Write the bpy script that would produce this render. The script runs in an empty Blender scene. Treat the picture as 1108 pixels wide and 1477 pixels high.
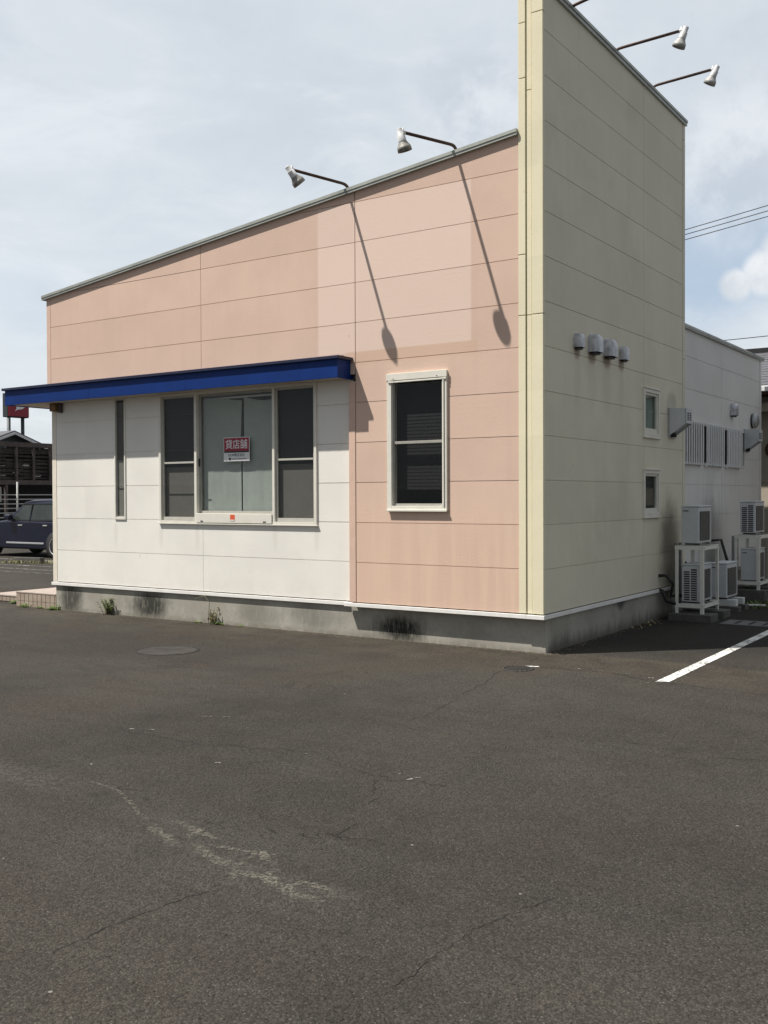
import bpy, bmesh, math, random
from mathutils import Vector, Matrix
random.seed(7)
S = bpy.context.scene
COL = S.collection
R_ = math.radians
ROW = 0.455
GZ = -0.41                      # ground level
SUN = Vector((1.0, 1.0, -2.45)).normalized()

# ------------------------------------------------------------------ helpers
class MB:
    def __init__(s): s.v = []; s.f = []; s.sm = []
    def quad(s, *p, smooth=False):
        i = len(s.v); s.v += [tuple(q) for q in p]; s.f.append(tuple(range(i, i+len(p)))); s.sm.append(smooth)
    def box(s, x0, x1, y0, y1, z0, z1):
        i = len(s.v)
        for z in (z0, z1):
            for x, y in ((x0, y0), (x1, y0), (x1, y1), (x0, y1)): s.v.append((x, y, z))
        for f in ((3,2,1,0),(4,5,6,7),(0,1,5,4),(1,2,6,5),(2,3,7,6),(3,0,4,7)):
            s.f.append(tuple(i+k for k in f)); s.sm.append(False)
        return s
    def prism(s, poly, d):       # closed prism: planar polygon swept by vector d
        d = Vector(d); a = [Vector(p) for p in poly]; n = len(a)
        nrm = Vector((0,0,0))
        for k in range(n): nrm += a[k].cross(a[(k+1) % n])
        if nrm.dot(d) > 0: a = a[::-1]
        i = len(s.v); s.v += [tuple(p) for p in a] + [tuple(p+d) for p in a]
        s.f.append(tuple(range(i, i+n))); s.sm.append(False)
        s.f.append(tuple(range(i+2*n-1, i+n-1, -1))); s.sm.append(False)
        for k in range(n):
            s.f.append((i+k, i+n+k, i+n+(k+1) % n, i+(k+1) % n)); s.sm.append(False)
        return s
    def tube(s, pts, r, n=8, cap=True):
        P = [Vector(p) for p in pts]; rs = r if isinstance(r, (list, tuple)) else [r]*len(P)
        ref = None; rings = []
        for k, p in enumerate(P):
            t = (P[min(k+1, len(P)-1)] - P[max(k-1, 0)]).normalized()
            if ref is None: ref = t.orthogonal().normalized()
            ref = (ref - t*ref.dot(t)).normalized(); b = t.cross(ref)
            i = len(s.v); rings.append(i)
            for j in range(n):
                a = 2*math.pi*j/n
                s.v.append(tuple(p + (ref*math.cos(a)+b*math.sin(a))*rs[k]))
        for k in range(len(P)-1):
            for j in range(n):
                s.f.append((rings[k]+j, rings[k]+(j+1) % n, rings[k+1]+(j+1) % n, rings[k+1]+j)); s.sm.append(True)
        if cap:
            s.f.append(tuple(rings[0]+j for j in range(n))[::-1]); s.sm.append(False)
            s.f.append(tuple(rings[-1]+j for j in range(n))); s.sm.append(False)
        return s
    def lathe(s, o, ax, prof, n=24):   # prof: list of (distance along axis, radius)
        o = Vector(o); t = Vector(ax).normalized(); u = t.orthogonal().normalized(); b = t.cross(u); rings = []
        for d, r in prof:
            i = len(s.v); rings.append(i)
            for j in range(n):
                a = 2*math.pi*j/n; s.v.append(tuple(o+t*d+(u*math.cos(a)+b*math.sin(a))*max(r, 1e-4)))
        for k in range(len(prof)-1):
            sm = True
            for j in range(n):
                s.f.append((rings[k]+j, rings[k]+(j+1) % n, rings[k+1]+(j+1) % n, rings[k+1]+j)); s.sm.append(sm)
        return s

def obj(name, mb, mat, parent=None, bevel=0.0, seg=2, label=None):
    off = Vector((0,0,0)); p = parent
    while p is not None: off += p.location; p = p.parent
    me = bpy.data.meshes.new(name)
    me.from_pydata([tuple(Vector(v)-off) for v in mb.v], [], mb.f)
    me.polygons.foreach_set('use_smooth', mb.sm)
    me.materials.append(mat); me.update()
    o = bpy.data.objects.new(name, me); COL.objects.link(o)
    if parent is not None: o.parent = parent
    if bevel:
        m = o.modifiers.new('bevel', 'BEVEL'); m.width = bevel; m.segments = seg; m.limit_method = 'ANGLE'; m.angle_limit = R_(40)
    if label: o['label'] = label
    return o
def tag(o, label, cat, group=None):
    o['label'] = label; o['category'] = cat
    if group: o['group'] = group
    return o
def thing(name, loc, label, cat, group=None):
    o = bpy.data.objects.new(name, None); COL.objects.link(o); o.location = loc; o.empty_display_size = .1
    return tag(o, label, cat, group)
def struct(o, kind='structure'):
    o['kind'] = kind; return o
def copy_tree(o, parent=None):
    c = o.copy(); COL.objects.link(c)
    if parent is not None: c.parent = parent
    for ch in list(o.children): copy_tree(ch, c)
    return c

# ------------------------------------------------------------------ materials
class NT:
    def __init__(s, name):
        s.m = bpy.data.materials.new(name); s.m.use_nodes = True; s.t = s.m.node_tree; s.t.nodes.clear()
        s.out = s.n('ShaderNodeOutputMaterial')
        g = s.n('ShaderNodeNewGeometry'); s.P = g.outputs['Position']
        x = s.n('ShaderNodeSeparateXYZ'); s.link(s.P, x.inputs[0]); s.x, s.y, s.z = x.outputs
    def n(s, t): return s.t.nodes.new(t)
    def link(s, a, b): s.t.links.new(a, b)
    def put(s, v, i):
        if hasattr(v, 'links'): s.link(v, i)
        elif isinstance(v, (tuple, list)) and len(v) == 3 and i.type == 'RGBA': i.default_value = (*v, 1)
        else: i.default_value = v
    def math(s, op, a, b=0.0, c=None, clamp=False):
        k = s.n('ShaderNodeMath'); k.operation = op; k.use_clamp = clamp
        s.put(a, k.inputs[0]); s.put(b, k.inputs[1])
        if c is not None: s.put(c, k.inputs[2])
        return k.outputs[0]
    def vec(s, x, y, z):
        k = s.n('ShaderNodeCombineXYZ'); s.put(x, k.inputs[0]); s.put(y, k.inputs[1]); s.put(z, k.inputs[2]); return k.outputs[0]
    def scale(s, v, sc):
        k = s.n('ShaderNodeVectorMath'); k.operation = 'MULTIPLY'; s.link(v, k.inputs[0]); k.inputs[1].default_value = sc; return k.outputs[0]
    def noise(s, scale, detail=4, rough=.55, v=None, dist=0.0, color=False):
        k = s.n('ShaderNodeTexNoise'); s.link(v or s.P, k.inputs['Vector'])
        k.inputs['Scale'].default_value = scale; k.inputs['Detail'].default_value = detail
        k.inputs['Roughness'].default_value = rough; k.inputs['Distortion'].default_value = dist
        return k.outputs['Color' if color else 'Fac']
    def voro(s, scale, feat='F1', out='Distance', v=None, rnd=1.0):
        k = s.n('ShaderNodeTexVoronoi'); k.feature = feat; s.link(v or s.P, k.inputs['Vector'])
        k.inputs['Scale'].default_value = scale; k.inputs['Randomness'].default_value = rnd
        return k.outputs[out]
    def ramp(s, f, a, b, lo=0.0, hi=1.0, smooth=True):
        k = s.n('ShaderNodeMapRange'); k.interpolation_type = 'SMOOTHSTEP' if smooth else 'LINEAR'
        s.put(f, k.inputs[0]); k.inputs[1].default_value = a; k.inputs[2].default_value = b
        k.inputs[3].default_value = lo; k.inputs[4].default_value = hi; return k.outputs[0]
    def mix(s, f, a, b, mode='MIX'):
        k = s.n('ShaderNodeMix'); k.data_type = 'RGBA'; k.blend_type = mode
        s.put(f, k.inputs[0]); s.put(a, k.inputs[6]); s.put(b, k.inputs[7]); return k.outputs[2]
    def ell(s, a, b, ca, cb, ra, rb, wob=None, amt=.5):   # 1 inside ellipse falling to 0
        da = s.math('DIVIDE', s.math('SUBTRACT', a, ca), ra); db = s.math('DIVIDE', s.math('SUBTRACT', b, cb), rb)
        d = s.math('SQRT', s.math('ADD', s.math('MULTIPLY', da, da), s.math('MULTIPLY', db, db)))
        if wob is not None: d = s.math('ADD', d, s.math('MULTIPLY', s.math('SUBTRACT', wob, .5), amt*2))
        return s.ramp(d, 1.05, .35)
    def bump(s, h, strength=.3, dist=.01, nrm=None):
        k = s.n('ShaderNodeBump'); s.link(h, k.inputs['Height']); k.inputs['Strength'].default_value = strength
        k.inputs['Distance'].default_value = dist
        if nrm is not None: s.link(nrm, k.inputs['Normal'])
        return k.outputs[0]
    def bsdf(s, col, rough=.8, metal=0.0, nrm=None, spec=.5, coat=0.0):
        k = s.n('ShaderNodeBsdfPrincipled'); s.put(col, k.inputs['Base Color']); s.put(rough, k.inputs['Roughness'])
        s.put(metal, k.inputs['Metallic']); k.inputs['Specular IOR Level'].default_value = spec
        k.inputs['Coat Weight'].default_value = coat
        if nrm is not None: s.link(nrm, k.inputs['Normal'])
        s.link(k.outputs[0], s.out.inputs[0]); return k

def lerp(a, k): return tuple(c*k for c in a)
def plain(name, col, rough=.6, metal=0.0, var=.12, sc=9.0, coat=0.0, spec=.5, bumpk=0.0):
    t = NT(name); f = t.noise(sc, 5)
    g = t.noise(sc*9, 3)
    m = t.math('ADD', t.math('MULTIPLY', f, .7), t.math('MULTIPLY', g, .3))
    c = t.mix(t.ramp(m, .3, .7), lerp(col, 1-var), lerp(col, 1+var))
    nr = t.bump(t.noise(220, 2), bumpk, .002) if bumpk else None
    t.bsdf(c, rough, metal, nr, spec, coat); return t.m

def siding(name, col, u='x', extra=None, streak=.05):
    t = NT(name)
    U = t.x if u == 'x' else t.y
    f = t.noise(1.3, 5, .6); g = t.noise(14, 3)
    sv = t.scale(t.P, (7.0, 7.0, .45)); st = t.noise(1.0, 4, .6, sv)
    c = t.mix(t.ramp(f, .3, .7), lerp(col, .955), lerp(col, 1.03))
    c = t.mix(t.math('MULTIPLY', t.ramp(st, .5, .75), streak*3), c, lerp(col, .80))
    if extra: c = extra(t, U, c, st)
    sv_ = t.voro(1.7, 'F1', 'Distance'); scc = t.n('ShaderNodeSeparateColor'); t.link(t.voro(1.7, 'F1', 'Color'), scc.inputs[0])
    smd = t.math('MULTIPLY', t.ramp(t.math('ADD', sv_, t.math('MULTIPLY', t.noise(30, 3), .06)), .085, .045), t.ramp(scc.outputs[0], .55, .6)); c = t.mix(t.math('MULTIPLY', smd, .22), c, lerp(col, .45))
    # slight difference from board to board
    bi = t.math('FLOOR', t.math('DIVIDE', t.z, ROW)); bj = t.math('FLOOR', t.math('DIVIDE', U, 2.355))
    w = t.n('ShaderNodeTexWhiteNoise'); w.noise_dimensions = '2D'; t.link(t.vec(bi, bj, 0.0), w.inputs['Vector'])
    k = t.ramp(w.outputs['Value'], 0, 1, .965, 1.025, False)
    hs = t.n('ShaderNodeHueSaturation'); t.link(c, hs.inputs['Color']); t.link(k, hs.inputs['Value'])
    h = t.math('ADD', t.math('MULTIPLY', t.noise(38, 4, .65), .7), t.math('MULTIPLY', t.noise(150, 2), .3))
    t.bsdf(hs.outputs[0], .78, 0, t.bump(h, .38, .005), .35)
    return t.m

PINK = (.66, .485, .395)
def pink_extra(t, U, c, st):
    # paler rectangle left by a removed sign, with a weather mark below it
    wob = t.math('MULTIPLY', t.math('SUBTRACT', t.noise(3.0, 4), .5), .012)
    e = .012
    def edge(v, a, up): return t.ramp(t.math('ADD', v, wob), a-e, a+e, 0 if up else 1, 1 if up else 0)
    zb = t.math('SUBTRACT', t.z, 2.845)
    m = t.math('MULTIPLY', t.math('MULTIPLY', edge(t.x, -2.86, True), edge(t.x, -.828, False)), t.math('MULTIPLY', edge(t.z, 2.848, True), edge(t.z, 4.55, False)))
    c = t.mix(m, c, t.mix(t.noise(2.0), (.72, .555, .475), (.745, .585, .505)))
    band = t.math('MULTIPLY', t.math('MULTIPLY', edge(t.x, -2.45, True), edge(t.x, -.75, False)), t.math('MULTIPLY', t.ramp(t.z, 2.66, 2.75), t.ramp(t.z, 2.845, 2.86, 1, 0)))
    c = t.mix(t.math('MULTIPLY', band, .35), c, (.60, .40, .28))
    # sun-bleached, streaky lower boards
    low = t.ramp(t.z, 1.5, .5)
    c = t.mix(t.math('MULTIPLY', low, t.ramp(st, .4, .7)), c, (.72, .55, .44))
    c = t.mix(t.math('MULTIPLY', low, .30), c, (.69, .46, .335))
    return c
def cream_extra(t, U, c, st):
    wb = t.noise(3.5, 5)
    # soot where the air-conditioner blows against the wall
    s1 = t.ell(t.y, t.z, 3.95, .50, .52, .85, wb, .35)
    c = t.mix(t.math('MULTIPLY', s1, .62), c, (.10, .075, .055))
    for cy, w in ((.86, .14), (1.27, .2), (1.70, .2), (2.17, .15)):
        r = t.ell(t.y, t.z, cy, 2.76, w*.8, .11, wb, .3)
        c = t.mix(t.math('MULTIPLY', r, .6), c, (.20, .12, .07))
        r = t.ell(t.y, t.z, cy, 2.45, w*.9, .38, wb, .4)
        c = t.mix(t.math('MULTIPLY', r, .10), c, (.20, .15, .10))
    r = t.ell(t.y, t.z, 4.0, 2.42, .28, .22, wb, .3); c = t.mix(t.math('MULTIPLY', r, .35), c, (.1, .1, .09))
    gr = t.ramp(t.noise(.7, 5, .6), .5, .72); c = t.mix(t.math('MULTIPLY', gr, .22), c, (.40, .37, .27))
    return c
def rear_extra(t, U, c, st):
    wb = t.noise(3.0, 5)
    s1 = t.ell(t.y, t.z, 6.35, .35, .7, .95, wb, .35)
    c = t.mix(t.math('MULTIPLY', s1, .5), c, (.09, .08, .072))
    s2 = t.ell(t.y, t.z, 7.0, 1.2, 1.6, .5, wb, .4)
    return t.mix(t.math('MULTIPLY', s2, t.ramp(st, .45, .7, 0, .3)), c, (.35, .34, .34))
def white_extra(t, U, c, st):
    low = t.ramp(t.z, .25, .0); wb = t.noise(6, 4)
    for cx in (-5.56, -4.90, -3.60, -2.96, -6.44):
        r = t.math('MULTIPLY', t.ell(t.x, t.z, cx, .72, .05, .26, wb, .4), t.ramp(t.z, .86, .84)); c = t.mix(t.math('MULTIPLY', r, .16), c, (.42, .39, .33))
    return t.mix(t.math('MULTIPLY', t.math('MULTIPLY', low, t.ramp(wb, .4, .7)), .10), c, (.5, .45, .36))

M = {}
M['pink'] = siding('pink_siding', PINK, 'x', pink_extra)
M['white'] = siding('white_siding', (.82, .80, .755), 'x', white_extra, .03)
M['cream_front'] = siding('cream_trim', (.77, .715, .53), 'x', None, .04)
M['cream'] = siding('cream_siding', (.70, .66, .535), 'y', cream_extra, .06)
M['rear'] = siding('offwhite_siding', (.70, .69, .67), 'y', rear_extra, .05)
M['white_trim'] = plain('cream_white_trim', (.79, .73, .63), .6, var=.05)
M['pink_trim'] = plain('pink_trim', (.65, .465, .375), .7, var=.05, bumpk=.2)
M['sash'] = plain('ivory_sash', (.72, .70, .63), .45, var=.05)
M['sash_grey'] = plain('grey_sash', (.46, .45, .41), .5, var=.06)
M['sash_dark'] = plain('dull_sash', (.35, .34, .31), .5, var=.08)
M['alu'] = plain('aluminium', (.40, .41, .42), .42, .6, var=.15)
M['cap'] = plain('roof_cap', (.36, .38, .35), .5, .2, var=.18, sc=3)
M['drip'] = plain('drip_flashing', (.80, .79, .77), .5, var=.06)
M['blue'] = plain('blue_fascia', (.003, .028, .160), .5, var=.12, sc=2.5, spec=.2)
M['blue_trim'] = plain('dark_blue_trim', (.012, .016, .05), .45, var=.1)
M['soffit'] = plain('soffit', (.45, .40, .34), .8, var=.08)
M['lampgrey'] = plain('lamp_housing', (.58, .59, .60), .5, 0.0, var=.12, sc=20)
M['lamphood'] = plain('pale_hood', (.40, .40, .39), .55, .1, var=.2, sc=25)
M['lampdark'] = plain('lamp_hood', (.24, .23, .21), .55, .1, var=.35, sc=25)
M['rust'] = plain('rusty_pipe', (.075, .045, .035), .7, .3, var=.5, sc=30)
M['ac'] = plain('ac_casing', (.56, .58, .60), .5, var=.05)
M['acdark'] = plain('ac_dark', (.035, .037, .04), .6)
M['acgrille'] = plain('ac_grille', (.13, .135, .14), .5, var=.2, sc=60)
M['rack'] = plain('rack_paint', (.72, .72, .67), .5, var=.06)
M['black'] = plain('black_plastic', (.015, .015, .016), .5)
M['rubber'] = plain('tyre', (.018, .018, .019), .85)
M['vent'] = plain('vent_metal', (.48, .49, .52), .42, .4, var=.3, sc=14)
M['steel'] = plain('steel_rim', (.62, .63, .65), .3, .6)
M['brown'] = plain('dark_timber', (.085, .068, .062), .75, var=.3, sc=5)
M['brown2'] = plain('timber_slat', (.045, .035, .032), .8, var=.5, sc=4)
M['slate'] = plain('slate_roof', (.10, .10, .115), .7, var=.3, sc=12)
M['beige'] = plain('beige_render', (.42, .37, .30), .85, var=.06)
M['brownsoffit'] = plain('brown_soffit', (.09, .045, .03), .8)
M['red'] = plain('red_panel', (.26, .012, .028), .45, var=.06)
M['signwhite'] = plain('sign_white', (.78, .79, .80), .5, var=.03)
M['signred'] = plain('sign_red', (.30, .010, .035), .45, var=.04)
M['signblack'] = plain('sign_black', (.012, .02, .016), .5)
M['signgrey'] = plain('sign_print', (.13, .14, .16), .6)
M['sticker'] = plain('orange_sticker', (.72, .11, .04), .45)
M['tilecap'] = plain('porch_slab', (.36, .30, .26), .8, var=.1, bumpk=.2)
M['post_dark'] = plain('dark_steel', (.045, .055, .06), .5, .3)
M['fencepaint'] = plain('fence_wire', (.42, .42, .41), .6)
M['curtain'] = plain('grey_curtain', (.37, .39, .37), .9, var=.08, sc=3)
M['blind_dark'] = plain('dark_blind', (.055, .058, .060), .85, var=.08, sc=3)
M['blind_slat'] = plain('dark_slat', (.013, .0135, .0135), .85, var=.05)
M['slit_low'] = plain('pale_board', (.30, .29, .26), .85, var=.06)
M['slit_top'] = plain('brown_board', (.13, .115, .10), .85, var=.06)
M['blind_low'] = plain('grey_board', (.20, .19, .17), .85, var=.08, sc=3)
M['room'] = plain('room', (.10, .10, .10), .9)
M['carpaint'] = plain('navy_paint', (.003, .005, .020), .3, .0, var=.05, coat=.25)
M['cable'] = plain('cable', (.05, .055, .07), .6)
M['plasticfoot'] = plain('pale_block', (.62, .63, .62), .6)
M['iron'] = None
M['guard'] = plain('guard_paint', (.74, .75, .76), .5, var=.06)

def mk_glass(name, tint=(.75, .78, .77), refl=1.0, rough=.0):
    t = NT(name); fr = t.n('ShaderNodeFresnel'); fr.inputs[0].default_value = 1.5
    tr = t.n('ShaderNodeBsdfTransparent'); tr.inputs[0].default_value = (*tint, 1)
    gl = t.n('ShaderNodeBsdfGlossy'); gl.inputs['Roughness'].default_value = rough; gl.inputs['Color'].default_value = (1, 1, 1, 1)
    wob = t.bump(t.noise(1.6, 2), .06, .02); t.link(wob, gl.inputs['Normal'])
    mx = t.n('ShaderNodeMixShader'); gb = t.n('ShaderNodeNewGeometry'); t.link(t.math('MULTIPLY', t.math('MULTIPLY', fr.outputs[0], refl), t.math('SUBTRACT', 1.0, gb.outputs['Backfacing'])), mx.inputs[0]); t.link(tr.outputs[0], mx.inputs[1]); t.link(gl.outputs[0], mx.inputs[2])
    t.link(mx.outputs[0], t.out.inputs[0]); return t.m
M['glass'] = mk_glass('window_glass', (.92, .94, .93))
M['glass_screen'] = mk_glass('screened_glass', (.84, .85, .85), .6)
M['glass_guard'] = mk_glass('frosted_dark_glass', (.4, .4, .4), .15, .2)
M['glass_side'] = mk_glass('side_glass', (.86, .90, .88), .35)
M['carglass'] = plain('car_glass', (.035, .042, .04), .06, var=.3, sc=2)

def mk_concrete():
    t = NT('foundation_concrete')
    f = t.noise(2.2, 6, .6); g = t.noise(28, 4)
    c = t.mix(t.ramp(f, .3, .7), (.30, .285, .245), (.40, .385, .34))
    c = t.mix(t.math('MULTIPLY', t.ramp(g, .45, .8), .25), c, (.18, .17, .15))
    sv = t.scale(t.P, (9, 9, 1.2)); wb = t.noise(1.0, 5, .65, sv); w2 = t.noise(9, 5, .7)
    w3 = t.noise(1.0, 6, .7, t.scale(t.P, (26, 26, 5))); wbm = t.math('ADD', t.math('MULTIPLY', wb, .35), t.math('ADD', t.math('MULTIPLY', w2, .3), t.math('MULTIPLY', w3, .35)))
    front = t.ramp(t.y, .15, .12)
    for cx, cz, rx, rz, k in ((-7.40, -.22, .30, .34, .85), (-5.80, -.24, .46, .25, .95), (-1.80, -.28, .44, .20, 1.0), (-3.0, -.22, .55, .2, .32), (-3.9, -.24, .5, .18, .25)):
        m = t.ell(t.x, t.z, cx, cz, rx, rz, wbm, .9)
        m = t.math('MULTIPLY', t.math('MULTIPLY', m, front), t.math('MULTIPLY', t.ramp(w3, .30, .52, .45, 1.0), k))
        c = t.mix(m, c, (.028, .028, .024))
    # darker foot and drips on the side face
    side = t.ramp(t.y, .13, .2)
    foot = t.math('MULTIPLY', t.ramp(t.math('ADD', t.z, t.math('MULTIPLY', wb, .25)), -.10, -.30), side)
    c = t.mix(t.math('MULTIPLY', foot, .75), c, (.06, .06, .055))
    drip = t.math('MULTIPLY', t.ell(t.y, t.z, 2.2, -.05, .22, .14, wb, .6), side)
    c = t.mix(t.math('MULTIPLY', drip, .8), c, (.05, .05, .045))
    gr = t.math('MULTIPLY', t.ramp(t.z, -.33, -.41), t.ramp(w2, .3, .6)); c = t.mix(t.math('MULTIPLY', gr, .5), c, (.13, .12, .09))
    t.bsdf(c, .9, 0, t.bump(t.noise(60, 5, .7), .35, .006), .3)
    return t.m
M['concrete'] = mk_concrete()
M['block'] = plain('concrete_block', (.09, .087, .080), .9, var=.25, sc=8, bumpk=.4)
M['pad'] = plain('gutter_concrete', (.14, .14, .138), .9, var=.15, sc=8, bumpk=.3)

def mk_asphalt():
    t = NT('asphalt')
    v1 = t.voro(95, 'F1', 'Color'); v1d = t.voro(95, 'F1', 'Distance')
    v2 = t.voro(210, 'F1', 'Color'); v2d = t.voro(210, 'F1', 'Distance')
    sp = t.n('ShaderNodeSeparateColor'); t.link(v1, sp.inputs[0]); sp2 = t.n('ShaderNodeSeparateColor'); t.link(v2, sp2.inputs[0])
    big = t.noise(.32, 6, .6); mid = t.noise(2.4, 5, .6); fine = t.noise(160, 3)
    base = t.mix(t.ramp(big, .32, .68), (.033, .031, .027), (.058, .054, .047))
    base = t.mix(t.math('MULTIPLY', t.ramp(mid, .35, .7), .4), base, (.066, .061, .052))
    # streaks left by rainwater running across the yard
    sv = t.scale(t.P, (.22, 1.5, 1.0)); stk = t.noise(1.0, 5, .6, sv, .6)
    base = t.mix(t.math('MULTIPLY', t.ramp(stk, .44, .64), .62), base, (.036, .031, .026))
    hue = t.noise(.55, 4, .6); base = t.mix(t.math('MULTIPLY', t.ramp(hue, .42, .66), .45), base, (.058, .047, .036))
    oil = t.math('MULTIPLY', t.ramp(t.noise(.9, 6, .62, None, .8), .60, .70), .45); base = t.mix(oil, base, (.022, .020, .018))
    near = t.math('MULTIPLY', t.ramp(t.y, -2.6, -.5), t.ramp(t.noise(.8, 5, .6), .3, .6)); base = t.mix(t.math('MULTIPLY', near, .40), base, (.040, .031, .023))
    # dirt belt along the foot of the wall
    belt = t.math('MULTIPLY', t.ramp(t.y, -1.4, .1), t.ramp(t.y, .3, .2)); belt = t.math('MULTIPLY', belt, t.ramp(mid, .3, .7))
    base = t.mix(t.math('MULTIPLY', belt, .5), base, (.095, .080, .058))
    yard = t.math('MULTIPLY', t.ramp(t.y, .5, 1.5), t.ramp(t.x, -.3, .2)); base = t.mix(t.math('MULTIPLY', yard, .6), base, (.020, .019, .018))  # painted shade: asphalt darkened where the building's shadow covers the side yard
    # stones
    pit_n = t.noise(62, 5, .68); grit = t.noise(150, 3, .6)
    stone = t.ramp(sp.outputs[0], .1, .98, .74, 1.34, False)
    hs = t.n('ShaderNodeHueSaturation'); t.link(base, hs.inputs['Color']); t.link(t.math('MULTIPLY', stone, t.ramp(grit, .3, .7, .82, 1.2, False)), hs.inputs['Value'])
    c = hs.outputs[0]
    pale = t.math('MULTIPLY', t.ramp(sp.outputs[1], .93, .96), t.ramp(v1d, .45, .2)); c = t.mix(t.math('MULTIPLY', pale, .5), c, (.19, .185, .165))
    pale2 = t.math('MULTIPLY', t.ramp(sp2.outputs[1], .955, .97), t.ramp(v2d, .45, .25)); c = t.mix(t.math('MULTIPLY', pale2, .55), c, (.22, .215, .195))
    gap = t.ramp(v1d, .45, .75); c = t.mix(t.math('MULTIPLY', gap, .35), c, (.014, .013, .011))
    pits = t.ramp(pit_n, .385, .31); c = t.mix(t.math('MULTIPLY', pits, .8), c, (.010, .009, .008))
    # rare white paint crumbs
    vc = t.voro(4.2, 'F1', 'Color'); vd = t.voro(4.2, 'F1', 'Distance'); sc3 = t.n('ShaderNodeSeparateColor'); t.link(vc, sc3.inputs[0])
    crumb = t.math('MULTIPLY', t.ramp(sc3.outputs[0], .80, .81), t.ramp(vd, .040, .025)); c = t.mix(t.math('MULTIPLY', crumb, .5), c, (.4, .39, .36))
    # pale mineral veins bleeding out of a crack in the foreground
    nz = t.noise(3.0, 4, .6, None, 0, True); vm = t.n('ShaderNodeVectorMath'); vm.operation = 'MULTIPLY_ADD'
    t.link(nz, vm.inputs[0]); vm.inputs[1].default_value = (.55, .40, 0); t.link(t.P, vm.inputs[2])
    w1 = t.noise(4.0, 5, .7)
    ax = t.math('ADD', t.y, t.math('MULTIPLY', t.math('SUBTRACT', t.x, 1.35), .165))
    veins = t.voro(4.6, 'DISTANCE_TO_EDGE', 'Distance', vm.outputs[0])
    area = t.ell(t.x, ax, 1.52, -6.12, .85, .26, w1, .35)
    spine = t.math('MULTIPLY', t.ramp(t.math('ABSOLUTE', t.math('ADD', t.math('ADD', ax, 6.14), t.math('MULTIPLY', t.math('SUBTRACT', t.noise(3.2, 5, .7), .5), .55))), .045, .004), t.ell(t.x, ax, 1.30, -6.14, .95, .5))
    vv = t.math('MULTIPLY', t.math('MAXIMUM', t.math('MULTIPLY', t.ramp(veins, .060, .004), area), spine), t.math('MULTIPLY', t.ramp(t.noise(70, 3, .7), .44, .56), t.ramp(t.noise(6, 3, .6), .30, .55)))
    c = t.mix(t.math('MULTIPLY', vv, .13), c, (.27, .255, .21))
    haze = t.math('MULTIPLY', t.ell(t.x, t.y, -.75, -5.75, .9, .20, w1, .4), t.ramp(t.noise(40, 3), .4, .65)); c = t.mix(t.math('MULTIPLY', haze, .16), c, (.22, .21, .18))
    # hairline cracking
    nz2 = t.noise(1.1, 5, .65, None, 0, True); vm2 = t.n('ShaderNodeVectorMath'); vm2.operation = 'MULTIPLY_ADD'
    t.link(nz2, vm2.inputs[0]); vm2.inputs[1].default_value = (1.1, 1.1, 0); t.link(t.P, vm2.inputs[2])
    cr = t.voro(.55, 'DISTANCE_TO_EDGE', 'Distance', vm2.outputs[0])
    crm = t.math('MULTIPLY', t.math('MULTIPLY', t.ramp(cr, .005, .001), t.ramp(t.noise(.8, 3), .48, .60)), t.ramp(t.noise(9, 3), .42, .55)); c = t.mix(t.math('MULTIPLY', crm, .75), c, (.010, .009, .008))
    h = t.math('ADD', t.math('MULTIPLY', v1d, -1.0), t.math('ADD', t.math('MULTIPLY', v2d, -.35), t.math('MULTIPLY', sp.outputs[2], .35)))
    h = t.math('SUBTRACT', h, t.math('MULTIPLY', crm, 1.2))
    h = t.math('SUBTRACT', t.math('ADD', h, t.math('MULTIPLY', pit_n, 1.6)), t.math('MULTIPLY', pits, .6))
    n1 = t.bump(h, .85, .007); n2 = t.bump(t.noise(5, 4), .25, .02, n1)
    t.bsdf(c, .92, 0, n2, .25)
    return t.m
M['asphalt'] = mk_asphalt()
def mk_paint(name, col, wear):
    t = NT(name); w = t.noise(40, 5, .7); w2 = t.noise(5, 4)
    c = t.mix(t.ramp(w2, .3, .7), lerp(col, .93), col)
    c = t.mix(t.ramp(t.math('ADD', t.math('MULTIPLY', w, .7), t.math('MULTIPLY', w2, .3)), wear+.06, wear-.03), c, (.05, .047, .042))
    t.bsdf(c, .7, 0, t.bump(t.voro(150), .3, .003)); return t.m
M['paint'] = mk_paint('road_paint', (.76, .76, .73), .445)
M['oldpaint'] = mk_paint('worn_paint', (.50, .49, .46), .52)
def mk_iron():
    t = NT('cast_iron'); f = t.noise(9, 5)
    k = 2*math.pi/.045
    a = t.math('SINE', t.math('MULTIPLY', t.math('ADD', t.x, t.y), k*.707)); b = t.math('SINE', t.math('MULTIPLY', t.math('SUBTRACT', t.x, t.y), k*.707))
    v = t.ramp(t.math('MULTIPLY', a, b), -.15, .25)
    c = t.mix(t.ramp(f, .3, .7), (.048, .045, .042), (.080, .075, .070))
    c = t.mix(t.math('MULTIPLY', t.math('SUBTRACT', 1.0, v), .6), c, (.020, .018, .016))
    t.bsdf(c, .8, 0, t.bump(v, .9, .006), .2); return t.m
M['iron'] = mk_iron()
def mk_tile():
    t = NT('porch_tile'); f = t.noise(5, 5); g = t.noise(50, 3)
    c = t.mix(t.ramp(f, .3, .7), (.30, .235, .185), (.40, .33, .27)); c = t.mix(t.math('MULTIPLY', t.ramp(g, .5, .8), .4), c, (.18, .13, .10))
    t.bsdf(c, .75, 0, t.bump(g, .3, .004)); return t.m
M['tile'] = mk_tile()
M['grout'] = plain('grout', (.10, .085, .07), .9)
def mk_leaf(name, a, b):
    t = NT(name); f = t.noise(14, 3); k = t.bsdf(t.mix(t.ramp(f, .35, .65), a, b), .6); return t.m
M['grit'] = plain('grit', (.12, .10, .075), .95, var=.5, sc=40)
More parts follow.
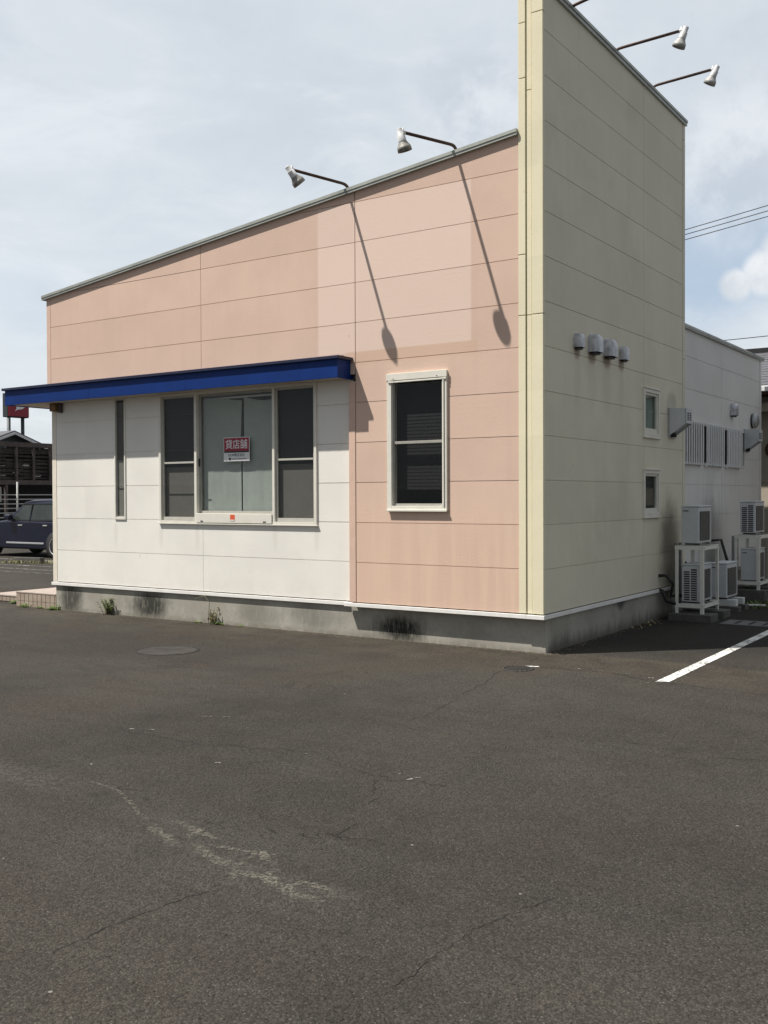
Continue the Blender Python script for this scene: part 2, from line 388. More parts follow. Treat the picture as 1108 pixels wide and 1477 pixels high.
M['leaf'] = mk_leaf('weed_leaf', (.055, .105, .018), (.14, .19, .035))
M['drystem'] = mk_leaf('dry_stem', (.14, .125, .06), (.24, .20, .11))
M['grass'] = mk_leaf('yellow_grass', (.12, .13, .03), (.20, .18, .06))

# ------------------------------------------------------------------ setting
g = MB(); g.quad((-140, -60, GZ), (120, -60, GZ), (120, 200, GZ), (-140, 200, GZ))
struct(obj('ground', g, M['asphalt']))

ml = MB(); z = GZ+.004
ml.quad((1.455, -.88, z), (1.56, -.80, z), (1.535, 9, z), (1.435, 9, z))
struct(obj('parking_line', ml, M['paint']))
ml = MB()
for (x0, y0, x1, y1, w) in ((-22, 6.98, -14.2, 7.02, .13), (-23.4, 7.3, -15.5, 3.2, .05)): pass
for yy, x0, x1, w in ((7.15, -24, -14.5, .16), (5.75, -22, -12, .07), (5.0, -21, -12.4, .06), (4.35, -19, -12, .05)):
    ml.quad((x0, yy, z), (x1, yy+.12, z), (x1, yy+.12+w, z), (x0, yy+w, z))
struct(obj('faded_bay_lines', ml, M['oldpaint']))

def flake(mb, x, y, a, l, w, zz):
    ca, sa = math.cos(a), math.sin(a); n = 7; pts = []
    for k in range(n):
        t = 2*math.pi*k/n; rr = random.uniform(.6, 1.1)
        px, py = math.cos(t)*l*rr, math.sin(t)*w*rr
        pts.append((x+px*ca-py*sa, y+px*sa+py*ca, zz))
    mb.quad(*pts)
ml = MB()
for x, y, a, l, w in ((-.995, -4.577, .6, .04, .012), (-.865, -4.518, .6, .04, .016), (.14, -4.915, .6, .03, .008), (1.305, -4.589, 1.1, .05, .008), (1.33, -4.53, .5, .025, .006), (.524, -4.722, .3, .016, .007), (-.483, -5.359, .3, .014, .008), (.448, -4.458, .3, .02, .008), (-.83, -3.99, .6, .06, .010), (-.70, -3.93, .6, .05, .008),
                      (1.37, -.70, .5, .04, .018), (1.10, -.62, .5, .05, .014), (.85, -.60, .5, .045, .012), (.62, -.60, .5, .04, .012), (1.42, -.93, .5, .06, .02)):
    flake(ml, x, y, a, l*.8, w*.8, z)
struct(obj('marking_remnants', ml, M['oldpaint']))
ml = MB(); ml.quad((.095, -.735, z), (.115, -.765, z), (.285, -.705, z), (.262, -.675, z)); struct(obj('paint_dash', ml, M['paint']))

def ribbon(mb, pts, w, zz, step=.06, jag=.014):
    out = []
    for (a, b) in zip(pts, pts[1:]):
        n = max(2, int((Vector(b)-Vector(a)).length/step))
        for k in range(n):
            t = k/n; out.append(Vector((a[0]+(b[0]-a[0])*t+random.gauss(0, jag), a[1]+(b[1]-a[1])*t+random.gauss(0, jag))))
    out.append(Vector(pts[-1]))
    L, Rr = [], []
    for k, p in enumerate(out):
        d = (out[min(k+1, len(out)-1)]-out[max(k-1, 0)]).normalized(); nrm = Vector((-d.y, d.x)); ww = w*random.uniform(.25, 1.1)
        if k in (0, len(out)-1): ww = w*.1
        L.append(p+nrm*ww); Rr.append(p-nrm*ww)
    for k in range(len(out)-1):
        mb.quad((Rr[k].x, Rr[k].y, zz), (Rr[k+1].x, Rr[k+1].y, zz), (L[k+1].x, L[k+1].y, zz), (L[k].x, L[k].y, zz))
M['crack'] = plain('crack_dark', (.010, .009, .008), .95)
cr = MB(); zc = GZ+.002
ribbon(cr, [(1.44, -7.165), (1.426, -6.905), (1.44, -6.745), (1.468, -6.513), (1.53, -6.38)], .0024, zc, .03, .006)
ribbon(cr, [(2.578, -6.692), (2.578, -6.355), (2.60, -6.06), (2.72, -5.7)], .0022, zc, .03, .007)
ribbon(cr, [(.50, -3.375), (.45, -2.755), (.315, -2.19), (.237, -1.69), (.07, -1.18), (.10, -.75)], .0045, zc)
ribbon(cr, [(.10, -.60), (.02, -.2), (-.3, .05)], .005, zc)
ribbon(cr, [(.3, -.70), (.9, -.62), (1.5, -.85), (2.4, -.95), (3.2, -.8), (4.6, -.9)], .006, zc)
ribbon(cr, [(-2.5, -4.8), (-1.58, -4.64), (-.86, -4.637), (-.23, -4.62), (.45, -4.39), (1.1, -4.64), (1.57, -4.58)], .0035, zc, .05, .02)
ribbon(cr, [(-3.2, -3.2), (-2.2, -3.3), (-1.6, -2.9)], .003, zc, .05, .02)
ribbon(cr, [(2.6, -3.2), (2.9, -3.0), (3.3, -3.1), (3.7, -2.9)], .003, zc, .05, .02)
ribbon(cr, [(-4.05, -1.30), (-3.95, -1.15), (-3.86, -1.02)], .012, zc)
struct(obj('ground_cracks', cr, M['crack']))

# pale mineral deposit that has bled out of fine cracks in the foreground
def mk_vein():
    t = NT('mineral_deposit'); n = t.noise(75, 4, .7); n2 = t.noise(9, 4, .6)
    a = t.math('MULTIPLY', t.ramp(n, .42, .64), t.ramp(n2, .30, .58)); a = t.math('MULTIPLY', a, .5)
    d = t.n('ShaderNodeBsdfDiffuse'); d.inputs[0].default_value = (.25, .235, .195, 1); tr = t.n('ShaderNodeBsdfTransparent')
    mx = t.n('ShaderNodeMixShader'); t.link(a, mx.inputs[0]); t.link(tr.outputs[0], mx.inputs[1]); t.link(d.outputs[0], mx.inputs[2]); t.link(mx.outputs[0], t.out.inputs[0]); return t.m
vn = MB()
for i, pl in enumerate([[(0.63, -5.94), (0.81, -6.024), (0.981, -6.069), (1.091, -6.058), (1.251, -6.128), (1.437, -6.197), (1.56, -6.179), (1.683, -6.214), (1.83, -6.26), (1.932, -6.243), (2.007, -6.167)], [(0.981, -6.069), (0.931, -5.944), (0.933, -5.857)], [(0.938, -5.952), (0.983, -5.91), (1.092, -5.934)], [(0.71, -5.852), (0.844, -5.882), (0.949, -5.9)], [(1.437, -6.197), (1.395, -6.09), (1.373, -5.962), (1.475, -5.953)], [(1.373, -5.962), (1.493, -6.026), (1.6, -6.09), (1.558, -6.128), (1.683, -6.214)], [(1.749, -6.233), (1.755, -6.166), (1.814, -6.128), (1.928, -6.149)], [(1.437, -6.197), (1.498, -6.271)], [(1.164, -6.011), (1.285, -5.991), (1.373, -5.962)], [(-0.201, -5.606), (0.114, -5.664), (0.63, -5.94)]]):
    ribbon(vn, pl, .034 if i == 0 else (.014 if i == 9 else .024), GZ+.0030+i*.0002, .02, .008)
struct(obj('mineral_veins', vn, mk_vein()))

# manhole and small drain
t_ = thing('manhole_cover', (-3.46, -1.85, GZ), 'round cast iron manhole cover set in the asphalt before the white wall', 'manhole cover')
m = MB(); m.lathe((-3.46, -1.85, GZ), (0, 0, 1), [(0.0, .31), (.003, .305), (.004, .285), (.003, .28), (.003, 0)], 40); obj('cover_plate', m, M['iron'], t_)
m = MB(); m.lathe((-3.46, -1.85, GZ), (0, 0, 1), [(.0008, .335), (.0022, .335), (.0022, .312), (.0008, .312)], 40); obj('rim', m, M['crack'], t_)
t_ = thing('drain_cover', (.16, -.90, GZ), 'small dark round drain cover beside a white paint mark at the building corner', 'drain')
m = MB(); m.lathe((.16, -.90, GZ), (0, 0, 1), [(0, .13), (.006, .125), (.006, 0)], 24); obj('cover_plate', m, M['crack'], t_)
m = MB(); m.lathe((.16, -.90, GZ), (0, 0, 1), [(.0, .15), (.010, .148), (.010, .13), (.0, .13)], 24); obj('rim', m, M['iron'], t_)
# gutter lid
t_ = thing('gutter_cover', (1.2, 3.66, GZ), 'grey concrete gutter cover with slots across the shaded yard', 'gutter cover')
m = MB(); m.box(.80, 3.2, 3.42, 3.90, GZ, GZ+.012); obj('slab', m, M['pad'], t_, .003)
m = MB()
for k in range(13): m.box(.95+k*.17, .99+k*.17, 3.50, 3.82, GZ+.0125, GZ+.014)
obj('slots', m, M['crack'], t_)

# ------------------------------------------------------------------ siding walls with real joints
def cells(lo, hi, cuts): return [lo]+sorted(c for c in set(cuts) if lo+1e-4 < c < hi-1e-4)+[hi]
def clip_top(poly, top):        # keep v <= top(u); poly in (u,v)
    out = []
    n = len(poly)
    for k in range(n):
        a, b = poly[k], poly[(k+1) % n]; da, db = top(a[0])-a[1], top(b[0])-b[1]
        if da >= 0: out.append(a)
        if (da >= 0) != (db >= 0):
            t = da/(da-db); out.append((a[0]+(b[0]-a[0])*t, a[1]+(b[1]-a[1])*t))
    return out
def wall(mb, P, u0, u1, v0, v1, rows, joints, holes=(), top=None, gap=.0065, deep=.008, back=.13):
    """P(u,v,d) -> world point, d = depth behind the face"""
    us = cells(u0, u1, joints); vs = cells(v0, v1, rows); h = gap/2
    def face(a, b, c, d, depth):
        poly = [(a, c), (b, c), (b, d), (a, d)]
        if top: poly = clip_top(poly, top)
        if len(poly) > 2: mb.quad(*[P(u, v, depth) for u, v in poly])
    def inhole(u, v): return any(a < u < b and c < v < d for a, b, c, d in holes)
    for i in range(len(us)-1):
        for j in range(len(vs)-1):
            a = us[i]+(h if i else 0); b = us[i+1]-(h if i < len(us)-2 else 0)
            c = vs[j]+(h if j else 0); d = vs[j+1]-(h if j < len(vs)-2 else 0)
            if top and c > max(top(a), top(b)): continue
            uu = cells(a, b, [x for q in holes for x in q[:2]]); vv = cells(c, d, [x for q in holes for x in q[2:]])
            for p in range(len(uu)-1):
                for q in range(len(vv)-1):
                    if not inhole((uu[p]+uu[p+1])/2, (vv[q]+vv[q+1])/2): face(uu[p], uu[p+1], vv[q], vv[q+1], 0)
            bv = .003   # small chamfer then groove side
            for (p, q) in (((a, c), (b, c)), ((b, c), (b, d)), ((b, d), (a, d)), ((a, d), (a, c))):
                mid = ((p[0]+q[0])/2, (p[1]+q[1])/2)
                if inhole(*mid): continue
                if top and (p[1] > top(p[0]) or q[1] > top(q[0])): continue
                mb.quad(P(*p, 0), P(*p, deep), P(*q, deep), P(*q, 0))
    uu = cells(u0, u1, [x for q in holes for x in q[:2]]); vv = cells(v0, v1, [x for q in holes for x in q[2:]])
    for depth in (deep, back):
        for p in range(len(uu)-1):
            for q in range(len(vv)-1):
                if not inhole((uu[p]+uu[p+1])/2, (vv[q]+vv[q+1])/2): face(uu[p], uu[p+1], vv[q], vv[q+1], depth)
    for a, b, c, d in holes:
        for p, q in (((a, c), (b, c)), ((b, c), (b, d)), ((b, d), (a, d)), ((a, d), (a, c))):
            mb.quad(P(*p, 0), P(*p, back), P(*q, back), P(*q, 0))

FR = lambda y: (lambda u, v, d: (u, y+d, v))
RT = lambda x: (lambda u, v, d: (x-d, u, v))
roof_z = lambda x: 4.955+.1135*(x+.275)        # top of the cap
wall_top = lambda x: roof_z(x)-.05
rows = [k*ROW for k in range(0, 20)]

B = thing('shop_building', (-3.9, 0, GZ), 'vacant single storey shop with pink, white and cream siding, a slanted roof and blue eaves', 'building')
XL = -7.77; WY = .08
# windows: (x0,x1,z0,z1)
BW = (-5.575, -2.945, .872, 2.565); NW = (-6.448, -6.228, .902, 2.565); PW = (-1.885, -1.115, 1.05, 2.557)
ins = .03
hole = lambda w: (w[0]+ins, w[1]-ins, w[2]+ins, w[3]-ins)

m = MB()   # pink wall: upper field over the canopy and the block right of the white wall
wall(m, FR(0), XL+.09, -2.335, 2.60, 5.2, rows, [-4.735], (), wall_top)
wall(m, FR(0), -2.326, -.275, 0, 5.2, rows, [], [hole(PW)], wall_top)
obj('pink_wall', m, M['pink'], B)
m = MB()
m.prism([(XL, 0, 2.60), (XL+.084, 0, 2.60), (XL+.084, 0, wall_top(XL+.084)), (XL, 0, wall_top(XL))], (0, .12, 0)); obj('corner_trim', m, M['pink_trim'], B, .003)
m = MB(); m.box(-2.425, -2.335, -.004, .12, 0, 2.52); obj('edge_trim', m, M['pink_trim'], B, .003)
m = MB(); wall(m, FR(WY), XL+.095, -2.425, 0, 2.62, rows, [-4.80], [hole(BW), hole(NW)]); obj('white_wall', m, M['white'], B)
m = MB(); m.box(XL, XL+.09, WY-.004, WY+.12, 0, 2.60); obj('corner_trim', m, M['white_trim'], B, .003)
# left wall and closing shell
m = MB(); wall(m, lambda u, v, d: (XL+d, u, v), WY+.0, 9.6, 0, 4.03, rows, [3.0, 6.0], [(1.2, 3.0, .02, 2.2)]); obj('left_wall', m, M['white'], B)
m = MB(); m.box(XL+.06, XL+.1, 1.2, 3.0, 0, 2.2); obj('entrance_door', m, M['sash_dark'], B)
# cream wing: front strips, side wall
zt = 6.295; ztf = 6.335; tower_top = lambda y: ztf-(ztf-zt)*y/4.57
m = MB()
def strip(x0, x1, y0, breaks):
    zz = [0]+sorted(breaks)+[ztf]
    for a, b in zip(zz, zz[1:]): m.box(x0, x1, y0, .16, a+(.004 if a else 0), b-(.004 if b < ztf else 0))
strip(-.271, -.192, -.008, [3.05, 3.67, 5.46, 6.02]); strip(-.182, -.130, .006, [3.05, 5.33])
obj('pilaster_strip', m, M['cream_front'], B, .003)
m = MB(); zz = [0, 3.05, 6.09, ztf]
for a, b in zip(zz, zz[1:]): m.box(-.121, .004, -.008, .036, a+(.004 if a else 0), b-(.004 if b < ztf else 0))
m.box(-.265, -.03, .02, .12, 0, ztf-.01)
obj('corner_trim', m, M['cream_front'], B, .004)
RA = (2.906, 3.498, 1.945, 2.555); RB = (2.906, 3.498, .932, 1.53)
m = MB(); wall(m, RT(0), .042, 4.472, 0, 6.4, rows, [2.94], [hole(RA), hole(RB)], tower_top, .0065, .008, .10); obj('cream_wall', m, M['cream'], B)
m = MB()
for a, b in ((0, 3.08), (3.08, 6.08), (6.08, zt)): m.box(-.10, .004, 4.478, 4.572, a+(.004 if a else 0), b-(.004 if b < zt else 0))
m.box(-.27, -.101, 4.46, 4.57, 0, zt); m.box(-.272, -.262, .12, 4.46, 3.4, zt)
obj('corner_trim', m, M['cream'], B, .003)
# caps
def cap(mb, a, b, wv, t):     # a,b along the run (top outer line); wv = direction inwards; drip lip outside
    a, b, wv = Vector(a), Vector(b), Vector(wv)
    up = Vector((0, 0, 1))
    mb.prism([a, a+wv, a+wv-up*.02, a-up*.034], b-a)
    mb.prism([a-up*.0345+wv*.03, a+wv-up*.022, a+wv-up*t, a-up*t+wv*.03], b-a)
m = MB(); cap(m, (XL-.06, -.045, roof_z(XL-.06)), (-.276, -.045, roof_z(-.276)), (0, .22, 0), .062); obj('roof_cap', m, M['cap'], B)
m = MB(); cap(m, (.035, -.03, 6.405), (.035, 4.60, 6.365), (-.34, 0, 0), .075); obj('roof_cap', m, M['cap'], B)
m = MB(); cap(m, (-.155, 4.58, 3.672), (-.155, 9.68, 3.672), (-.25, 0, 0), .055); obj('roof_cap', m, M['cap'], B)
m = MB()
m.prism([(XL+.05, .14, roof_z(XL)-.10), (-.27, .14, roof_z(-.27)-.10), (-.27, 4.6, roof_z(-.27)-.10), (XL+.05, 4.6, roof_z(XL)-.10)], (0, 0, .05))
m.box(XL+.05, -.24, 4.65, 9.55, 3.5, 3.55); m.box(XL+.05, -.27, 4.58, 4.64, 0, 4.2); m.box(XL+.05, -.24, 9.5, 9.55, 0, 3.5)
m.box(XL+.13, -.15, .26, 9.4, -.02, .0)
obj('roof', m, M['cap'], B)
# rear wall
rrows = [.0, .444, .905, 1.363, 1.825, 2.29, 2.757, 3.228]
GR = [(4.98, 5.96), (6.17, 7.07), (7.30, 8.13)]
m = MB(); wall(m, RT(-.20), 4.60, 9.50, 0, 3.62, rrows, [7.09], [(4.70, 8.44, 1.68, 2.27)], None, .0065, .008, .09); obj('rear_wall', m, M['rear'], B)
m = MB(); m.box(-.3, -.192, 9.506, 9.60, 0, 3.62); obj('corner_trim', m, M['rear'], B, .003)
# foundation + drip
FO = .10
m = MB(); m.box(XL+.03, -.02, FO, FO+.14, GZ-.05, -.03); m.box(-.16, -.02, FO+.14, 4.56, GZ-.05, -.03); m.box(-.40, -.24, 4.56, 9.56, GZ-.05, -.03); m.box(XL+.03, XL+.17, FO+.14, 9.5, GZ-.05, -.03)
obj('foundation', m, M['concrete'], B, .006)
m = MB()
def drip(x0, x1, y0, y1): m.box(x0, x1, y0, y1, -.055, -.012)
drip(XL-.03, -2.50, WY-.014, WY+.06); drip(-2.4985, -.30, -.014, .06); drip(-.2985, -.19, -.022, .06); drip(-.1885, .018, -.024, .06)
drip(-.05, .016, .0615, 4.58); drip(-.26, -.184, 4.585, 9.62); drip(XL-.03, XL+.04, WY+.0615, 9.6)
obj('drip_flashing', m, M['drip'], B, .003)

# canopy (blue eaves) along the front and round the left corner
CF = -.25; CR = -2.40; CLX = -8.40
m = MB(); m.box(CLX, CR, CF, CF+.03, 2.545, 2.755); m.box(CLX, CLX+.03, CF+.0305, 6.0, 2.545, 2.755); m.box(CR-.03, CR, CF+.0305, WY-.02, 2.545, 2.755)
for sx in (-6.60, -4.78, -2.96): m.box(sx-.011, sx+.011, CF-.002, CF-.0002, 2.546, 2.754)
can = obj('blue_canopy', m, M['blue'], B, .002)
m = MB(); m.box(CLX-.035, CR+.035, CF-.035, CF+.1, 2.755, 2.79); m.box(CLX-.035, CLX+.1, CF+.1005, 6.0, 2.755, 2.79); m.box(CR-.1, CR+.035, CF+.1005, -.0005, 2.755, 2.79)
m.prism([(CLX+.1, CF+.1, 2.757), (CLX+.1, -.001, 2.757), (CLX+.1, -.001, 2.83), (CLX+.1, CF+.1, 2.788)], (CR-.1-CLX-.1, 0, 0))
m.box(CLX+.1005, XL-.001, -.0005, 6.0, 2.757, 2.79)
obj('edge_trim', m, M['blue_trim'], can, .003)
m = MB(); m.box(CLX+.031, CR-.031, CF+.031, WY-.001, 2.556, 2.575); m.box(CLX+.031, XL-.001, WY-.0005, 6.0, 2.556, 2.575); obj('soffit', m, M['soffit'], can)
m = MB(); m.box(CLX+.0, CLX+.03, 5.99, 6.02, 2.545, 2.79); obj('end_plate', m, M['blue_trim'], can)

# ------------------------------------------------------------------ windows
def frame(mb, P, u0, u1, v0, v1, w, d0, d1, wb=None, wt=None):
    wb = wb or w; wt = wt or w
    def bx(a, b, c, d):
        p, q = P(a, c, d0), P(b, d, d1)
        mb.box(min(p[0], q[0]), max(p[0], q[0]), min(p[1], q[1]), max(p[1], q[1]), min(p[2], q[2]), max(p[2], q[2]))
    bx(u0, u0+w, v0, v1); bx(u1-w, u1, v0, v1); bx(u0+w, u1-w, v0, v0+wb); bx(u0+w, u1-w, v1-wt, v1)
def bar(mb, P, a, b, c, d, d0, d1):
    p, q = P(a, c, d0), P(b, d, d1)
    mb.box(min(p[0], q[0]), max(p[0], q[0]), min(p[1], q[1]), max(p[1], q[1]), min(p[2], q[2]), max(p[2], q[2]))
def pane(P, u0, u1, v0, v1, d, name, mat, parent):
    mb = MB(); bar(mb, P, u0, u1, v0, v1, d, d+.005); return obj(name, mb, mat, parent)

P = FR(WY)
m = MB(); frame(m, P, *BW, .038, -.022, .11, .030, .04)
bar(m, P, -4.930, -4.890, BW[2]+.03, BW[3]-.04, -.02, .10); bar(m, P, -3.625, -3.588, BW[2]+.03, BW[3]-.04, -.02, .10); bar(m, P, BW[0]-.01, BW[1]+.015, BW[2]-.016, BW[2]-.001, -.03, .02)
W1 = obj('window', m, M['sash'], B, .003, label='wide three-part shop window under the blue canopy')
m = MB(); frame(m, P, BW[0]+.04, -4.931, BW[2]+.031, BW[3]-.041, .026, .005, .035, .045); bar(m, P, BW[0]+.075, -4.966, 1.644, 1.668, .008, .034); obj('sash', m, M['sash_grey'], W1, .002)
m = MB(); frame(m, P, -3.587, BW[1]-.039, BW[2]+.031, BW[3]-.041, .026, .005, .035, .045); bar(m, P, -3.552, BW[1]-.074, 1.644, 1.668, .008, .034); obj('sash', m, M['sash_grey'], W1, .002)
m = MB(); bar(m, P, -4.889, -3.626, BW[2]+.005, .998, -.034, .06); obj('kick_panel', m, M['sash'], W1, .004)
m = MB(); frame(m, P, -4.889, -3.626, 1.0, BW[3]-.041, .03, .03, .06); obj('sash', m, M['sash_dark'], W1, .002)
pane(P, BW[0]+.07, -4.96, BW[2]+.08, BW[3]-.07, .022, 'pane', M['glass_screen'], W1)
pane(P, -3.56, BW[1]-.07, BW[2]+.08, BW[3]-.07, .022, 'pane', M['glass_screen'], W1)
pane(P, -4.862, -3.655, 1.02, BW[3]-.07, .045, 'pane', M['glass'], W1)
m = MB(); bar(m, P, -4.30, -4.225, .905, .985, -.036, -.0345); obj('sticker', m, M['sticker'], W1)
m = MB(); bar(m, P, -4.295, -4.23, .908, .922, -.0372, -.0362); obj('sticker_print', m, M['signwhite'], W1)
for x in (-4.79, -3.74):
    m = MB(); bar(m, P, x-.022, x+.022, .893, .905, -.037, -.0345); obj('drain_slot', m, M['black'], W1)
m = MB(); bar(m, P, -4.885, -4.870, 1.60, 1.70, .015, .03); obj('latch', m, M['black'], W1)
# what is seen behind the panes
m = MB()
def drape(x0, x1, z0, ztop, y, ph, lean=0.0, n=26, amp=.0012):
    for k in range(n):
        a, b = x0+(x1-x0)*k/n, x0+(x1-x0)*(k+1)/n
        fa = y+amp*math.sin(a*23+ph)+amp*.6*math.sin(a*51+ph*2); fb = y+amp*math.sin(b*23+ph)+amp*.6*math.sin(b*51+ph*2)
        la = lean*(k/n); lb = lean*((k+1)/n)
        m.quad((a, fa, z0), (b, fb, z0), (b+lb, fb, ztop(b)), (a+la, fa, ztop(a)), smooth=True)
drape(-4.87, -4.212, .95, lambda x: 1.90, WY+.085, 0, -.004); drape(-4.87, -4.222, 1.9001, lambda x: 2.44+.03*math.sin(x*5), WY+.085, 0, .022)
obj('curtain', m, M['curtain'], W1)
m = MB(); drape(-4.192, -3.63, .95, lambda x: 1.90, WY+.085, 1.7, .0); drape(-4.165, -3.63, 1.9001, lambda x: 2.43+.03*math.sin(x*7), WY+.085, 1.7, -.0); obj('curtain', m, M['curtain'], W1)
m = MB(); m.box(-4.86, -3.64, WY+.10, WY+.12, 2.455, 2.475); obj('curtain_rail', m, M['sash'], W1)
for xa, xb in ((-5.56, -4.92), (-3.60, -2.96)):
    m = MB(); m.box(xa, xb, WY+.058, WY+.064, 1.60, 2.56); obj('blind', m, M['blind_dark'], W1)
    m = MB(); m.box(xa, xb, WY+.056, WY+.062, .88, 1.598); obj('lower_board', m, M['blind_low'], W1)
# narrow window
m = MB(); frame(m, P, *NW, .024, -.014, .09, .034); W2 = obj('window', m, M['sash'], B, .003, label='tall slit window beside the corner')
m = MB(); frame(m, P, NW[0]+.025, NW[1]-.025, NW[2]+.035, NW[3]-.025, .012, .0, .02); obj('sash', m, M['sash_grey'], W2, .001)
pane(P, NW[0]+.036, NW[1]-.036, NW[2]+.046, NW[3]-.036, .008, 'pane', M['glass_screen'], W2)
m = MB(); m.box(NW[0]+.025, NW[1]-.025, WY+.025, WY+.030, 1.72, 2.54); obj('blind', m, M['slit_top'], W2)
m = MB(); m.box(NW[0]+.025, NW[1]-.025, WY+.023, WY+.028, .93, 1.718); obj('lower_board', m, M['slit_low'], W2)
# window in the pink wall
P = FR(0)
m = MB(); frame(m, P, *PW, .058, -.028, .09, .050, .03); bar(m, P, PW[0]-.006, PW[1]+.006, PW[3]-.070, PW[3]+.006, -.036, -.0285)
bar(m, P, PW[1]-.045, PW[1]-.030, PW[2]+.05, PW[3]-.08, -.040, -.0285); bar(m, P, PW[0]+.02, PW[1]-.0, PW[3]-.096, PW[3]-.078, -.040, -.0285); bar(m, P, PW[0]-.004, PW[1]+.004, PW[2]-.012, PW[2]+.010, -.042, -.0285)
W3 = obj('window', m, M['sash'], B, .003, label='white framed two-light window in the pink wall')
m = MB(); frame(m, P, PW[0]+.059, PW[1]-.059, PW[2]+.051, PW[3]-.075, .018, .012, .04, .025); bar(m, P, PW[0]+.078, PW[1]-.078, 1.785, 1.815, .002, .04); obj('sash', m, M['sash_dark'], W3, .002)
pane(P, PW[0]+.07, PW[1]-.07, PW[2]+.06, PW[3]-.08, .026, 'pane', M['glass_screen'], W3)
m = MB()
for k in range(30):
    zz0 = 1.28+k*.0385
    m.prism([(PW[0]+.04, .10, zz0), (PW[0]+.04, .1015, zz0), (PW[0]+.04, .1055, zz0+.0395), (PW[0]+.04, .104, zz0+.0395)], (PW[1]-PW[0]-.08, 0, 0))
obj('blind', m, M['blind_slat'], W3)
for x in (PW[0]+.09, PW[1]-.12):
    m = MB(); bar(m, P, x, x+.018, PW[3]-.060, PW[3]-.052, -.0475, -.0452); obj('screw', m, M['black'], W3)
# side windows in the cream wall
P = RT(0)
for (w, lab) in ((RA, 'upper small window in the cream side wall'), (RB, 'lower small window in the cream side wall')):
    m = MB(); frame(m, P, *w, .045, -.02, .06, .05, .05); bar(m, P, w[0]-.012, w[1]+.012, w[3]-.004, w[3]+.014, -.035, -.0205); bar(m, P, w[0]-.01, w[1]+.01, w[2]-.016, w[2]-.001, -.03, .01)
    W = obj('window', m, M['sash'], B, .003, label=lab)
    m = MB(); frame(m, P, w[0]+.046, w[1]-.046, w[2]+.051, w[3]-.051, .03, .0, .03, .06); obj('sash', m, M['sash'], W, .002)
    pane(P, w[0]+.07, w[1]-.07, w[2]+.10, w[3]-.075, .018, 'pane', M['glass_side'], W)
    m = MB(); m.box(-.058, -.054, w[0]+.045, w[1]-.045, w[2]+.05, w[3]-.05); obj('blind', m, M['curtain'] if w is RA else M['blind_dark'], W)
# slatted window guards on the rear wall
P = RT(-.20)
m = MB(); frame(m, P, 4.67, 8.46, 1.66, 2.29, .03, -.012, .05); GW = obj('window', m, M['sash'], B, .002, label='strip window behind the slatted guards of the rear wall')
pane(P, 4.7, 8.43, 1.69, 2.26, .02, 'pane', M['glass_guard'], GW)
m = MB(); m.box(-.285, -.28, 4.6, 8.5, 1.66, 2.29); obj('blind', m, M['blind_dark'], GW)
for i, (a, b) in enumerate(GR):
    m = MB(); n = 9
    frame(m, P, a, b, 1.655, 2.295, .03, -.045, -.025)
    for k in range(n):
        u = a+.03+(b-a-.085)*k/(n-1); bar(m, P, u, u+.040, 1.66, 2.29, -.062, -.0455)
    bar(m, P, a-.02, a+.03, 1.64, 1.70, -.04, -.0125); bar(m, P, a-.02, a+.03, 2.25, 2.30, -.04, -.0125); bar(m, P, b-.08, b-.04, 1.64, 1.67, -.04, -.0125); bar(m, P, b-.08, b-.04, 2.26, 2.29, -.04, -.0125)
    obj('window_guard', m, M['guard'], GW, .002)

# lease notice on the glass ---------------------------------------------------
def text_mesh(name, body, size, mat, parent, loc, squash=1.0, bold=0.0, ext=.0008):
    cu = bpy.data.curves.new(name, 'FONT'); cu.body = body; cu.size = size; cu.extrude = ext; cu.offset = bold; cu.align_x = 'CENTER'; cu.resolution_u = 3
    to = bpy.data.objects.new(name+'_tmp', cu); COL.objects.link(to)
    dg = bpy.context.evaluated_depsgraph_get(); me = bpy.data.meshes.new_from_object(to.evaluated_get(dg))
    bpy.data.objects.remove(to)
    off = Vector((0, 0, 0)); p = parent
    while p is not None: off += p.location; p = p.parent
    for v in me.vertices:
        x, y, z_ = v.co; v.co = Vector((loc[0]+x*squash, loc[1]-z_, loc[2]+y)) - off
    me.materials.clear(); me.materials.append(mat); me.name = name
    o = bpy.data.objects.new(name, me); COL.objects.link(o); o.parent = parent; return o
sx0, sx1, sz0, sz1 = -4.462, -4.030, 1.655, 1.955; sy = WY+.030
L = thing('lease_notice', (-4.246, sy, sz0), 'red and white to-let notice taped inside the middle pane', 'sign')
m = MB(); m.box(sx0, sx1, sy, sy+.006, sz0, sz1); obj('board', m, M['signwhite'], L, .001)
m = MB(); m.box(sx0+.008, sx1-.008, sy-.0015, sy-.0005, sz0+.128, sz1-.008); obj('red_field', m, M['signred'], L)
m = MB(); m.box(sx0+.008, sx1-.008, sy-.0015, sy-.0005, sz0+.108, sz0+.1275); obj('black_strip', m, M['signblack'], L)
text_mesh('main_lettering', '貸店舗', .124, M['signwhite'], L, (-4.246, sy-.0025, sz0+.166), 1.0, .0006)
text_mesh('firm_lettering', 'DOM株式会社', .046, M['signgrey'], L, (-4.246, sy-.0015, sz0+.062), .95)
m = MB(); m.box(-4.372, -4.340, sy-.0015, sy-.0005, sz0+.014, sz0+.046); obj('square_mark', m, M['signblack'], L)
m = MB(); x = -4.325
while x < -4.075:
    w = random.choice((.008, .011, .014)); m.box(x, x+w, sy-.0012, sy-.0005, sz0+.020+random.uniform(0, .003), sz0+.035); x += w+.005
obj('small_print', m, M['signgrey'], L)

